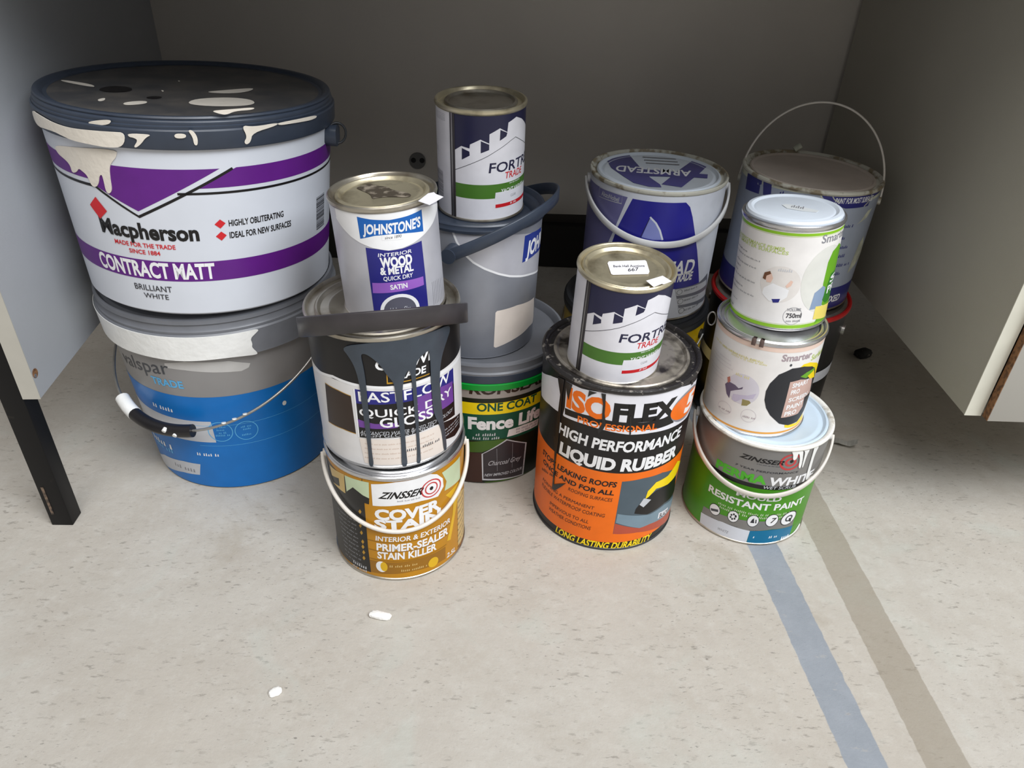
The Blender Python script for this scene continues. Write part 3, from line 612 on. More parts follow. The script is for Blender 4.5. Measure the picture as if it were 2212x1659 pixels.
('s',3,'grey',-86.2,111.0,-50.4,111.0,0.7),
('s',3,'grey',-86.2,109.4,-50.5,109.4,0.8),
('s',3,'grey',-86.2,107.8,-50.5,107.8,0.8),
('s',3,'grey',-86.2,75.2,-70.9,75.2,0.9),
('s',3,'grey',-86.2,73.3,-71.2,73.3,0.9),
('s',3,'grey',-86.1,71.4,-71.4,71.4,0.9),
],
'D1':[
('p',0,'black',[(-180,119.1),(180,119.1),(180,225.2),(-180,225.2)],0,0),
('p',0,'orange',[(-180,12.7),(180,12.7),(180,119.1),(-180,119.1)],0,0),
('p',0,'black',[(-180,2.2),(180,2.2),(180,12.7),(-180,12.7)],0,0),
('p',2,'white3',[(-83.1,191.1),(-55.9,211.5),(-42.6,218.4),(-40.6,206.0),(-40.7,188.9),(-41.9,175.8),(-54.5,174.3),(-74.0,167.5)],0,0),
('p',2,'white3',[(-37.7,220.7),(-24.1,220.6),(-10.9,223.3),(6.6,224.5),(28.2,225.2),(48.1,224.3),(83.2,209.5),(83.0,175.5),(70.2,168.5),(48.1,171.3),(29.5,173.5),(14.2,173.5),(-4.0,176.5),(-18.3,177.5),(-37.8,175.6),(-36.6,187.3),(-36.9,209.0)],0,0),
('p',3,'black',[(-36.6,186.5),(-14.3,190.7),(4.0,189.7),(22.2,188.9),(38.4,189.6),(46.4,192.1),(49.2,177.5),(33.2,177.3),(13.7,179.9),(-4.4,181.5),(-23.6,180.9),(-36.0,178.3)],0,0),
('r',3,'white3',[(-37.1,175.7),(-18.3,178.3),(-0.5,177.6),(14.0,176.1),(31.4,175.4),(47.3,177.0)],1.6),
('t',4,'orange','PROFESSIONAL',-24.7,177.2,33.7,177.2,7.9,0.02,0.0),
('t',4,'orange','ISO',-35.5,190.6,-1.5,190.6,23.8,0.05,0.0),
('t',4,'black','FLEX',0.2,191.0,48.8,191.0,20.4,0.06,0.0),
('d',4,'grey',63.7,192.2,19.38,19.9,0),
('d',5,'orange',63.7,192.2,19.51,16.5,0),
('t',6,'white','5',60.6,181.4,76.6,181.4,22.0,0.05,0.15),
('t',4,'white','HIGH PERFORMANCE',-41.0,150.0,61.6,150.0,13.3,0.035,0.1),
('t',4,'white','LIQUID RUBBER',-38.4,123.3,60.7,123.3,15.4,0.05,0.08),
('t',4,'black','STOPS LEAKING ROOFS',-59.4,99.2,9.6,99.2,7.2,0.03,0.15),
('t',4,'black','ONCE AND FOR ALL',-57.7,87.2,8.7,87.2,6.5,0.03,0.15),
('s',4,'choc',-58.8,74.9,-41.5,82.9,4.8),
('t',4,'choc','ROOFING SURFACES',-26.6,77.3,8.0,77.3,5.0,0.0,0.15),
('t',4,'choc','FORMING A PERMANENT',-55.8,61.6,-4.6,61.6,4.6,0.0,0.15),
('t',4,'choc','FLEXIBLE WATERPROOF COATING',-56.5,52.3,4.0,52.3,5.3,0.0,0.15),
('t',4,'choc','IMPERVIOUS TO ALL',-43.8,38.3,-7.5,38.3,5.0,0.0,0.15),
('t',4,'choc','WEATHER CONDITIONS',-44.5,28.7,-5.4,28.7,5.4,0.0,0.15),
('p',2,'roofgrey',[(13.4,107.5),(29.6,109.4),(47.6,107.9),(74.2,94.0),(82.8,2.2),(53.1,16.7),(32.3,24.7),(12.4,27.0)],0,0),
('p',3,'brick',[(12.9,43.5),(32.8,31.4),(43.9,31.0),(83.1,20.6),(82.8,2.2),(53.2,16.2),(32.3,24.5),(12.5,27.2)],0,0),
('p',4,'rooflight',[(13.7,58.9),(27.4,53.6),(41.9,47.9),(58.1,49.4),(83.2,37.3),(83.1,20.6),(43.9,31.0),(34.0,30.7),(13.3,45.1)],0,0),
('p',4,'black',[(27.6,63.6),(31.9,74.7),(44.1,83.4),(71.1,82.1),(83.1,43.8),(57.7,51.9),(39.2,49.7),(27.1,56.8)],0,0),
('p',5,'yellow',[(34.6,76.4),(35.7,87.6),(42.4,97.1),(55.2,97.0),(68.2,106.7),(83.2,91.1),(71.1,82.1),(57.8,81.9),(43.7,86.6),(37.3,77.9)],0,0),
('p',5,'lightgrey',[(33.3,78.0),(40.4,72.1),(34.2,63.7),(30.2,69.5)],0,0),
('p',5,'white3',[(52.7,41.2),(67.4,35.3),(68.5,25.5),(52.4,32.1)],0,0),
('t',6,'black','BLACK',54.4,31.9,68.5,25.5,6.6,0.02,0.0),
('t',4,'yellow','LONG LASTING DURABILITY',-34.9,2.6,47.3,2.6,9.9,0.03,0.2),
('p',7,'tar',[(-46.2,219.4),(-39.0,221.3),(-40.0,201.4),(-39.7,177.8),(-39.9,136.6),(-41.0,105.6),(-40.4,73.2),(-34.9,79.9),(-28.9,86.0),(-33.1,76.7),(-38.8,65.3),(-42.1,64.9),(-42.0,91.1),(-42.6,115.4),(-43.6,151.2),(-42.6,175.2),(-41.8,199.9)],0,0.5),
('p',7,'tar',[(-9.4,222.3),(-6.3,222.5),(-5.7,207.8),(-5.5,197.9),(-3.7,185.1),(-5.0,177.8),(-8.2,170.6),(-9.0,175.4),(-6.4,184.2),(-7.2,199.0),(-7.4,210.4)],0,0.4),
('p',7,'tar',[(-37.7,220.7),(-31.6,220.4),(-33.1,207.0),(-33.5,199.6),(-35.4,205.2),(-36.3,209.5)],0,0.4),
('p',7,'tar',[(-18.2,221.6),(-12.6,221.6),(-16.1,217.9),(-18.6,213.3)],0,0.3),
('p',7,'tar',[(11.8,198.0),(12.8,198.1),(14.5,174.4),(13.5,173.5)],0,0.3),
('p',7,'tar',[(62.4,222.9),(65.7,222.0),(67.5,215.5),(64.6,215.4)],0,0.3),
('p',7,'tar',[(-45.3,138.6),(-40.5,145.1),(-40.1,129.0),(-43.3,125.0)],0,0.3),
],
'E2':[
('p',0,'white4',[(-180,2.2),(180,2.2),(180,169),(-180,169)],0,0),
('p',1,'heather',[(-120,161.6),(-21.6,162.2),(-30.1,118.9),(-38.9,81.2),(-45,40),(-120,40)],0,0),
('p',2,'indigo',[(-17.3,161.8),(1.5,162.0),(25.7,162.2),(29.9,156.2),(33.9,142.8),(39.7,118.4),(45.3,95.9),(57.4,42.3),(42.9,45.2),(30.0,46.3),(16.8,47.6),(-33.1,87.4),(-27.8,119.9)],0,0),
('p',3,'periwinkle',[(-1.1,142.0),(4.4,135.0),(8.9,125.4),(11.7,114.7),(3.2,113.8),(-6.0,115.4)],0,0),
('r',4,'white4',[(-1.4,142.6),(3.9,135.6),(7.8,126.8),(11.1,114.6)],2.2),
('r',4,'ink',[(-1.3,141.9),(-4.3,127.7),(-6.9,115.4)],0.7),
('r',3,'lightgrey',[(-52.5,161.5),(-26.3,163.3),(-26.4,152.3),(-52.3,150.1),(-52.5,161.5)],0.5),
('t',3,'lightgrey','AkzoNobel',-48.8,153.3,-29.1,153.3,5.7,0.015,0.0),
('t',5,'white','ARMSTEAD',-28.0,66.4,44.5,66.4,18.5,0.025,0.12),
('t',5,'white','TRADE',25.6,56.6,44.4,56.6,10.6,0.04,0.12),
('p',3,'midgrey',[(28.7,46.5),(56.4,46.8),(71.4,52.4),(84.8,10.4),(76.9,2.2),(38.1,7.5)],0,0),
('p',4,'lightgrey',[(29.1,45.7),(44.1,45.6),(71.9,42.9),(74.4,33.4),(45.7,35.4),(31.5,36.1)],0,0),
('s',5,'darkgrey',38.6,40.6,55.2,40.6,3.0),
('d',5,'darkgrey',34.0,41.0,2.82,3.8,0.85),
('p',4,'lightgrey',[(32.0,31.7),(47.7,30.8),(76.0,26.5),(80.4,15.4),(49.5,20.2),(34.5,21.8)],0,0),
('s',5,'darkgrey',40.4,26.0,58.3,26.0,3.1),
('d',5,'darkgrey',36.6,26.8,2.96,3.9,0.85),
('p',4,'lightgrey',[(35.0,17.4),(51.8,15.3),(84.9,6.3),(84.8,2.2),(53.7,4.2),(37.7,7.2)],0,0),
('s',5,'darkgrey',42.4,10.8,61.8,10.8,3.2),
('d',5,'darkgrey',39.5,12.3,3.15,4.0,0.85),
],
'F3':[
('p',0,'white5',[(-180,2.2),(180,2.2),(180,112.2),(-180,112.2)],0,0),
('p',2,'lime',[(-180,106.6),(180,106.6),(180,109.6),(-180,109.6)],0,0),
('p',2,'limepale',[(-180,105.5),(180,105.5),(180,105.9),(-180,105.9)],0,0),
('p',2,'lime',[(-180,3.4),(180,3.4),(180,7.4),(-180,7.4)],0,0),
('p',2,'limepale',[(-180,8.2),(180,8.2),(180,8.6),(-180,8.6)],0,0),
('t',3,'grey','Smarter',39.5,98.2,87.0,98.2,8.7,0.015,0.0),
('t',3,'limepale','HIGH PERFORMANCE PRIMER',-84.5,90.1,-0.1,90.1,3.5,0.01,0.1),
('t',3,'limepale','FOR SMARTER SURFACES',-84.6,86.3,4.0,86.3,3.5,0.01,0.1),
('s',3,'grey',-84.5,77.9,-48.5,77.9,1.9),
('s',3,'grey',-84.5,72.8,-27.3,72.8,1.9),
('s',3,'grey',-84.5,64.1,-31.1,64.1,2.0),
('s',3,'grey',-84.5,58.2,-59.0,58.2,2.0),
('s',3,'grey',-84.5,52.3,-64.8,52.3,2.0),
('s',3,'grey',-84.5,48.0,-30.1,48.0,2.0),
('s',3,'grey',-84.5,38.4,-47.9,38.4,2.0),
('s',3,'grey',-84.5,32.9,-28.9,32.9,2.0),
('s',3,'grey',-77.2,20.4,-53.8,20.4,1.0),
('s',3,'grey',-84.5,10.6,-63.0,10.6,2.1),
('d',2,'photopale',0.8,53.4,22.93,20.1,0),
('p',3,'white',[(-17.0,46.9),(-7.4,53.7),(4.1,50.6),(11.5,48.0),(10.6,40.0),(3.8,34.3),(-8.8,33.4),(-18.1,40.2)],0,0),
('p',4,'skin',[(-17.7,60.2),(-11.0,64.8),(-8.0,59.1),(-9.9,54.0),(-14.8,53.8)],0,0),
('p',5,'brown',[(-20.0,57.0),(-18.8,63.6),(-12.6,66.5),(-11.1,63.7),(-16.0,60.6),(-16.4,55.8)],0,0),
('p',4,'skin',[(6.9,52.4),(11.9,59.0),(14.5,57.6),(13.0,52.8),(8.8,50.2)],0,0),
('p',4,'navy',[(-6.0,36.0),(3.6,37.5),(2.4,33.1),(-3.7,32.2)],0,0),
('s',4,'lightgrey',-4.1,67.9,13.1,67.9,3.8),
('d',2,'photopale2',55.9,56.6,31.99,37.3,0),
('p',3,'leaf2',[(74.8,91.8),(88.3,84.9),(88.3,61.3),(88.2,34.3),(88.3,13.9),(57.5,27.0),(54.9,52.1),(55.9,75.2),(61.3,86.2)],0,0),
('p',4,'leaf3',[(68.1,59.8),(88.1,60.3),(88.1,26.3),(67.8,26.1),(59.1,31.8)],0,0),
('p',4,'steelblue',[(55.9,49.0),(61.4,45.7),(59.8,23.8),(40.9,23.9),(43.7,43.1)],0,0),
('p',5,'butter',[(49.7,26.4),(88.3,21.0),(88.2,3.6),(49.1,11.5)],0,0),
('p',4,'leaf2',[(55.7,10.5),(64.6,9.6),(88.3,3.6),(76.2,3.2),(58.3,6.4),(52.7,5.3)],0,0),
('t',6,'white','S',68.8,48.9,88.3,48.9,7.9,0.03,0.0),
('t',6,'white','PR',66.0,37.7,88.1,37.7,8.3,0.03,0.0),
('d',3,'grey',21.0,18.3,11.1,10.1,0.96),
('t',4,'ink','750ml',13.4,16.2,31.3,16.2,5.1,0.02,0.0),
('s',4,'grey',14.3,11.4,31.5,11.4,2.6),
('t',4,'grey','VOLUME',13.5,24.1,29.8,24.1,3.2,0.01,0.0),
],
'F2':[
('p',0,'white5',[(-180,2.2),(180,2.2),(180,118.89999999999999),(-180,118.89999999999999)],0,0),
('p',2,'peach',[(-180,112),(180,112),(180,118),(-180,118)],0,0),
('p',2,'orange2',[(-180,5.2),(180,5.2),(180,7.6),(-180,7.6)],0,0),
('t',3,'mauve','Smarter',19.6,101.8,55.4,101.8,7.9,0.03,0.0),
('t',3,'limepale','Surfaces',56.6,96.8,86.4,96.8,7.1,0.02,0.0),
('s',3,'strawpale',-65.9,97.2,-3.0,97.2,2.5),
('s',3,'strawpale',-48.6,96.6,1.4,96.6,3.3),
('s',3,'strawpale',-33.6,94.3,7.1,94.3,2.6),
('s',3,'mauvepale',-65.0,85.3,-32.4,85.3,1.0),
('s',3,'mauvepale',-66.5,80.9,-30.3,80.9,1.0),
('s',3,'mauvepale',-68.0,76.3,-28.2,76.3,1.0),
('s',3,'mauvepale',-69.8,68.0,-39.8,68.0,0.9),
('s',3,'mauvepale',-71.7,63.4,-37.4,63.4,0.8),
('s',3,'mauvepale',-74.1,58.6,-35.1,58.6,0.7),
('s',3,'mauvepale',-77.1,48.8,-48.6,48.8,0.5),
('s',3,'mauvepale',-82.8,43.1,-45.7,43.1,0.5),
('s',3,'mauvepale',-85.0,38.3,-43.0,38.3,1.5),
('d',2,'lavender',-13.0,58.5,18.09,19.0,0),
('p',3,'plum',[(-33.9,55.4),(-30.0,61.1),(-21.8,60.5),(-17.0,58.0),(-12.6,61.7),(-13.0,58.5),(-20.5,54.0),(-25.4,50.4),(-25.2,40.8),(-29.6,44.5)],0,0),
('p',4,'skinred',[(-32.8,64.9),(-29.6,67.8),(-27.9,62.2),(-30.7,58.3)],0,0),
('p',3,'khaki',[(-10.7,46.3),(-3.0,46.7),(-1.1,44.3),(-4.5,39.5),(-10.2,38.0)],0,0),
('s',3,'strawpale',-23.6,72.9,-8.4,72.9,3.7),
('p',3,'lavender2',[(-21.7,48.6),(-6.0,52.8),(2.6,57.8),(0.2,50.0),(-10.7,46.3),(-17.7,39.6),(-22.4,41.0)],0,0),
('d',3,'mauvepale',-28.8,25.9,8.88,7.7,0.96),
('d',3,'mauvepale',-0.5,27.0,8.1,8.5,0.96),
('s',4,'mauve',-36.2,22.5,-21.4,22.5,2.7),
('s',4,'mauve',-6.4,23.9,6.8,23.9,2.9),
('p',3,'yellow',[(42.7,91.6),(47.0,95.3),(56.4,95.0),(72.2,88.3),(86.5,78.0),(86.4,62.6),(86.4,50.6),(65.1,73.0)],0,0),
('p',3,'yellow',[(42.4,15.8),(61.3,12.2),(74.0,18.9),(77.3,9.3),(62.8,8.3),(48.7,10.0),(43.1,12.1)],0,0),
('p',4,'black2',[(12.0,51.3),(11.3,63.1),(13.5,73.2),(20.4,85.2),(33.4,92.4),(47.9,92.3),(62.3,87.8),(71.1,81.9),(84.1,63.3),(84.3,43.8),(74.7,22.2),(62.6,13.5),(47.5,14.1),(34.6,19.2),(21.7,31.6),(15.6,41.0)],0,0),
('p',5,'leaf2',[(46.7,79.5),(54.8,82.8),(70.7,83.5),(69.3,76.9),(56.1,74.8)],0,0),
('p',6,'yellow',[(58.4,76.9),(69.8,80.2),(79.0,66.1),(64.1,71.1)],0,0),
('p',6,'rosebeige',[(35.0,74.8),(47.8,75.7),(71.4,68.9),(77.7,46.5),(63.7,46.3),(65.6,33.2),(59.5,26.1),(34.9,27.2),(35.3,48.9)],0,0),
('t',7,'white','SMART',39.1,66.6,62.5,66.6,5.4,0.03,0.0),
('t',7,'white','PRO',39.4,57.5,51.3,57.5,5.5,0.03,0.0),
('t',7,'white','SCREEN',39.0,47.7,68.8,47.7,5.1,0.03,0.0),
('t',7,'white','PAINT',38.6,37.7,63.4,37.7,5.6,0.03,0.0),
('t',7,'white','PRO',38.2,28.8,54.6,28.8,5.6,0.03,0.0),
('d',3,'darkgrey',30.9,96.6,1.38,1.6,0),
],
'F1':[
('p',0,'grey2',[(-180,89.0),(180,89.0),(180,146),(-180,146)],0,0),
('p',0,'grass',[(-180,2.2),(180,2.2),(180,89.0),(-180,89.0)],0,0),
('t',3,'black','ZINSSER',-11.5,125.8,26.3,125.8,5.8,0.03,0.5),
('d',3,'red2',31.9,129.6,9.71,11.7,0.8),
('d',3,'red2',31.9,129.6,5.18,6.2,0.6),
('d',4,'black',32.6,130.7,1.56,2.1,0),
('s',3,'darkgrey',4.0,122.5,23.5,122.5,1.6),
('t',3,'ink','7 YEAR PERFORMANCE',-13.3,112.5,42.2,112.5,2.4,0.01,0.2),
('t',3,'grass2','PERMA',-30.5,96.3,16.2,96.3,10.7,0.05,0.0),
('t',3,'white','WHITE',17.4,95.2,64.0,95.2,11.4,0.035,0.1),
('p',2,'black',[(-38,88.5),(58,88.5),(58,94.3),(-38,94.3)],0,0),
('t',3,'lightgrey','WET SCRUB',14.2,89.6,44.4,89.6,4.0,0.01,0.2),
('t',3,'white','MOULD',-5.8,71.3,34.1,71.3,6.6,0.03,0.0),
('t',3,'white','RESISTANT PAINT',-31.9,57.1,62.5,57.1,9.3,0.03,0.0),
('s',4,'palegreen',-19.2,47.8,47.8,47.8,3.7),
('s',4,'palegreen',-17.3,43.1,49.5,43.1,3.9),
('p',3,'grey2',[(-32.9,30.5),(-12.5,34.3),(14.3,38.5),(36.3,40.4),(57.5,39.9),(58.0,22.1),(34.0,26.1),(13.3,22.3),(-10.8,23.2),(-33.5,19.8)],0,0),
('d',4,'ink',-21.0,36.3,5.57,8.8,0),
('d',5,'white',-21.0,36.3,5.03,7.8,0),
('p',6,'darkgrey',[(-25.2,34.9),(-17.7,39.1),(-17.2,35.5),(-24.1,31.8)],0,0),
('s',4,'darkgrey',-22.8,22.5,-14.3,22.5,1.2),
('d',4,'ink',-3.3,38.2,5.1,9.2,0),
('d',5,'white',-3.3,38.2,4.6,8.2,0),
('d',6,'ink',-1.1,39.5,0.84,1.6,0),
('d',6,'ink',-1.7,35.9,0.84,1.7,0),
('d',6,'ink',-3.7,34.4,0.84,1.6,0),
('d',6,'ink',-5.4,36.3,0.85,1.6,0),
('d',6,'ink',-5.1,40.0,0.84,1.6,0),
('d',6,'ink',-3.2,42.0,0.84,1.6,0),
('d',6,'ink',-1.4,40.5,0.84,1.6,0),
('s',4,'darkgrey',-4.8,23.8,3.0,23.8,1.2),
('d',4,'ink',14.3,38.5,5.27,9.6,0),
('d',5,'white',14.3,38.5,4.74,8.6,0),
('p',6,'ink',[(12.1,35.5),(13.1,40.7),(14.4,43.4),(15.7,35.6)],0,0),
('p',6,'ink',[(16.5,35.8),(16.1,41.4),(17.0,41.6),(17.6,35.5)],0,0),
('s',4,'darkgrey',13.0,23.3,21.0,23.3,1.3),
('d',4,'ink',31.2,40.5,6.21,10.2,0),
('d',5,'white',31.2,40.5,5.57,9.1,0),
('t',6,'black','7',29.7,36.7,34.2,36.7,7.7,0.02,0.2),
('s',4,'darkgrey',29.8,24.1,39.4,24.1,1.3),
('d',4,'ink',49.1,39.0,9.38,11.3,0),
('d',5,'white',49.1,39.0,8.31,10.0,0),
('d',6,'darkgrey',49.1,39.0,4.31,5.2,0.6),
('p',6,'ink',[(49.1,39.0),(52.4,38.1),(52.9,31.2),(49.7,33.7)],0,0),
('s',4,'darkgrey',47.5,19.4,62.4,19.4,1.5),
('p',4,'white4',[(-34.1,19.2),(-10.9,24.0),(14.0,22.5),(13.7,2.2),(-3.6,2.2),(-19.7,2.2),(-32.8,2.2)],0,0),
('p',4,'teal',[(14.0,22.5),(34.1,25.6),(58.4,21.9),(58.6,5.6),(47.1,4.1),(33.2,3.5),(14.1,2.3)],0,0),
('t',5,'grey','WHITE',-14.4,9.4,-4.3,9.4,4.1,0,0.2),
('s',5,'white',33.0,11.0,40.9,11.0,4.3),
('s',5,'white',18.2,11.5,19.9,11.5,4.1),
('s',5,'white',47.1,3.7,55.1,4.6,6.1),
('p',7,'whitepaint',[(29.1,146.10000000000002),(39.9,146.10000000000002),(40.7,140.9),(42.7,128.8),(42.8,119.2),(40.4,120.7),(39.5,132.6),(37.2,141.8),(35.9,142.0),(36.1,136.2),(34.7,132.9),(32.6,133.9),(31.7,141.2)],0,0.8),
('p',7,'whitepaint',[(39.9,146.10000000000002),(47.4,146.10000000000002),(45.5,138.0),(45.5,119.1),(44.1,120.3),(43.5,134.4),(42.5,143.3)],0,0.6),
('p',7,'whitepaint',[(51.6,146.10000000000002),(58.3,146.10000000000002),(55.4,135.2),(56.1,117.2),(56.8,98.7),(54.7,94.6),(53.2,106.7),(52.6,124.9),(52.2,139.6)],0,0.6),
('p',7,'whitepaint',[(66.5,5.5),(72.2,11.5),(75.9,11.4),(78.1,2.2),(60.8,2.3),(45.3,2.2),(48.0,5.3),(57.7,5.5)],0,0.5),
('p',7,'whitepaint',[(-14.5,2.2),(-6.8,2.2),(-2.7,2.2),(-8.2,2.2)],0,0.5),
],
'C1':[
('p',0,'silvergrey',[(-180,141.3),(180,141.3),(180,155.1),(-180,155.1)],0,0),
('p',0,'darkgreen0',[(-180,2.2),(180,2.2),(180,141.3),(-180,141.3)],0,0),
('t',3,'choc','RONSEAL',-10.3,148.2,48.1,148.2,12.9,0.035,0.1),
('p',2,'yellow',[(-180,116.8),(180,116.8),(180,134.6),(-180,134.6)],0,0),
('t',3,'darkgreen','ONE COAT',-4.9,122.2,41.5,122.2,11.6,0.03,0.0),
('p',2,'darkgreen',[(-70,116.8),(60,116.8),(60,74.8),(-70,74.8)],0,0),
('t',3,'white','Fence Life',-11.4,93.6,47.7,93.6,17.6,0.045,0.0),
('s',4,'lightgrey',-5.7,82.6,10.1,82.6,5.0),
('s',4,'lightgrey',-8.1,76.6,12.4,76.6,4.7),
('p',3,'white2',[(19.3,89.3),(32.2,91.0),(47.0,89.3),(46.5,78.5),(31.8,79.2),(18.2,77.8)],0,0),
('s',4,'grey',25.3,85.5,44.4,85.5,3.5),
('s',4,'grey',25.5,80.9,44.7,80.9,3.4),
('p',2,'olive',[(-13.8,70.6),(0.9,74.9),(17.1,77.2),(19.1,71.9),(8.2,62.9),(-0.7,55.5),(-13.3,54.0)],0,0),
('p',2,'umber',[(-13.3,54.0),(-0.7,54.5),(-0.1,3.1),(-14.2,2.2)],0,0),
('p',3,'lightgrey',[(-1.1,52.5),(18.1,74.3),(36.4,58.3),(36.3,2.2),(-0.2,6.7)],0,0),
('p',4,'shed',[(0.0,52.6),(18.4,72.2),(35.0,57.9),(34.9,4.0),(0.8,9.4)],0,0),
('r',5,'ink',[(0.8,41.5),(35.4,46.0)],0.4),
('r',5,'ink',[(0.6,29.2),(35.6,31.6)],0.4),
('r',5,'ink',[(0.5,18.9),(35.8,19.0)],0.4),
('r',5,'grey',[(10.6,60.5),(11.9,21.6)],0.5),
('r',5,'grey',[(23.2,65.7),(24.4,22.6)],0.5),
('t',6,'lightgrey','Charcoal Grey',3.9,32.5,31.1,32.5,7.8,0,0.3),
('t',6,'lightgrey','NEW IMPROVED COLOUR',1.5,13.5,33.7,13.5,4.6,0.01,0.2),
('p',2,'olive',[(1.6,3.7),(23.5,4.2),(52.6,2.2),(54.3,2.2),(23.9,2.2),(2.6,2.2)],0,0),
],
'C2':[
('p',0,'tubgrey',[(-180,2.2),(180,2.2),(180,160.5),(-180,160.5)],0,0),
('p',2,'silverwhite',[(-20.6,160.5),(-16.6,151.5),(-10.8,138.5),(-2.6,128.3),(6.9,120.7),(19.3,112.9),(30.2,107.4),(43.0,102.8),(57.9,98.7),(84.1,89.6),(74.9,146.3),(28.1,158.4),(-7.2,160.5)],0,0),
('r',3,'white',[(-20.6,165.3),(-16.6,151.5),(-10.8,138.5),(-2.6,128.3),(6.9,120.7),(19.3,112.9),(30.2,107.4),(43.0,102.8),(57.9,98.7),(84.1,89.6)],2.4),
('p',4,'blue3',[(44.5,151.7),(54.5,151.8),(75.4,148.6),(84.1,118.7),(63.5,121.0),(52.2,120.5),(43.3,119.6)],0,0),
('t',5,'white','JOHN',47.5,125.5,81.2,125.5,17.0,0.04,0.1),
('p',3,'cream2',[(19.2,65.3),(40.7,66.1),(72.0,59.7),(78.7,27.3),(75.1,22.2),(63.8,24.6),(37.6,20.0),(19.1,15.1),(17.2,16.8),(17.7,63.3)],0,0),
],
'G2':[
('p',0,'bluegrey',[(-180,2.2),(180,2.2),(180,159.1),(-180,159.1)],0,0),
('p',2,'creamdirty',[(-180,159),(-90,150),(-70,141),(-58.5,134.5),(-39.5,140.0),(-27.2,141.4),(-14.2,141.7),(-1.1,143.6),(7.5,144.1),(13.5,147.0),(14.2,155.0),(20.1,158.9),(36.4,159.1),(54.3,159.1),(95,152),(110,150),(140,152),(180,150),(180,159)],0,0),
('p',4,'navy2',[(-61.1,157.2),(-49.7,159.1),(-43.4,157.0),(-43.8,151.4),(-40.3,151.3),(-39.7,140.8),(-58.8,137.7)],0,0),
('p',4,'navy2',[(-38.1,159.1),(-29.4,159.1),(-27.6,143.1),(-35.2,142.1)],0,0),
('p',4,'navy2',[(-45.6,158.6),(-39.7,159.1),(-39.2,153.7),(-41.9,150.6)],0,0),
('s',4,'navy2',-20.9,149.1,-16.2,149.1,5.8),
('p',4,'navy2',[(11.0,159.1),(14.5,153.3),(22.3,147.3),(34.1,143.2),(58.3,143.2),(58.8,152.8),(88,159.1),(75,159.1)],0,0),
('t',5,'white','PAINT FOR MOST SURFACES',23.1,149.3,62.0,149.3,6.6,0.02,0.1),
('r',6,'creamdirty',[(59.6,161.4),(56.5,148.0),(52.6,143.5)],1.5),
('r',6,'creamdirty',[(18.6,160.9),(22.1,154.3),(26.2,151.0)],1.2),
('r',6,'creamdirty',[(10.0,160.4),(14.1,149.8)],1.6),
('p',4,'creamdirty',[(67.8,137.5),(62.7,126.4),(51.1,120.3),(55.0,124.9),(61.0,136.0)],0,0),
('p',4,'creamdirty',[(70.1,99.3),(84.8,68.9),(60.4,50.4),(62.3,69.5),(65.3,91.7)],0,0),
('p',3,'navy2',[(-180,2.2),(180,2.2),(180,33.7),(-180,33.7)],0,0),
('t',5,'white','MIXED',39.8,12.6,59.8,12.6,9.0,0.03,0.15),
('s',4,'navy2',37.9,117.7,46.7,117.7,4.5),
('s',4,'navy2',39.3,102.1,42.2,102.1,4.6),
('s',4,'navy2',40.3,89.4,47.3,89.4,4.7),
('s',4,'navy2',41.6,77.3,47.5,77.3,4.8),
('s',4,'navy2',42.7,64.2,57.8,64.2,4.9),
('s',4,'navy2',42.6,52.2,49.2,52.2,4.9),
],
'G1':[
('p',0,'white4',[(-180,91.5),(180,91.5),(180,108.5),(-180,108.5)],0,0),
],
'E1':[
('p',0,'yellow3',[(-180,40),(180,40),(180,166),(-180,166)],0,0),
],
}
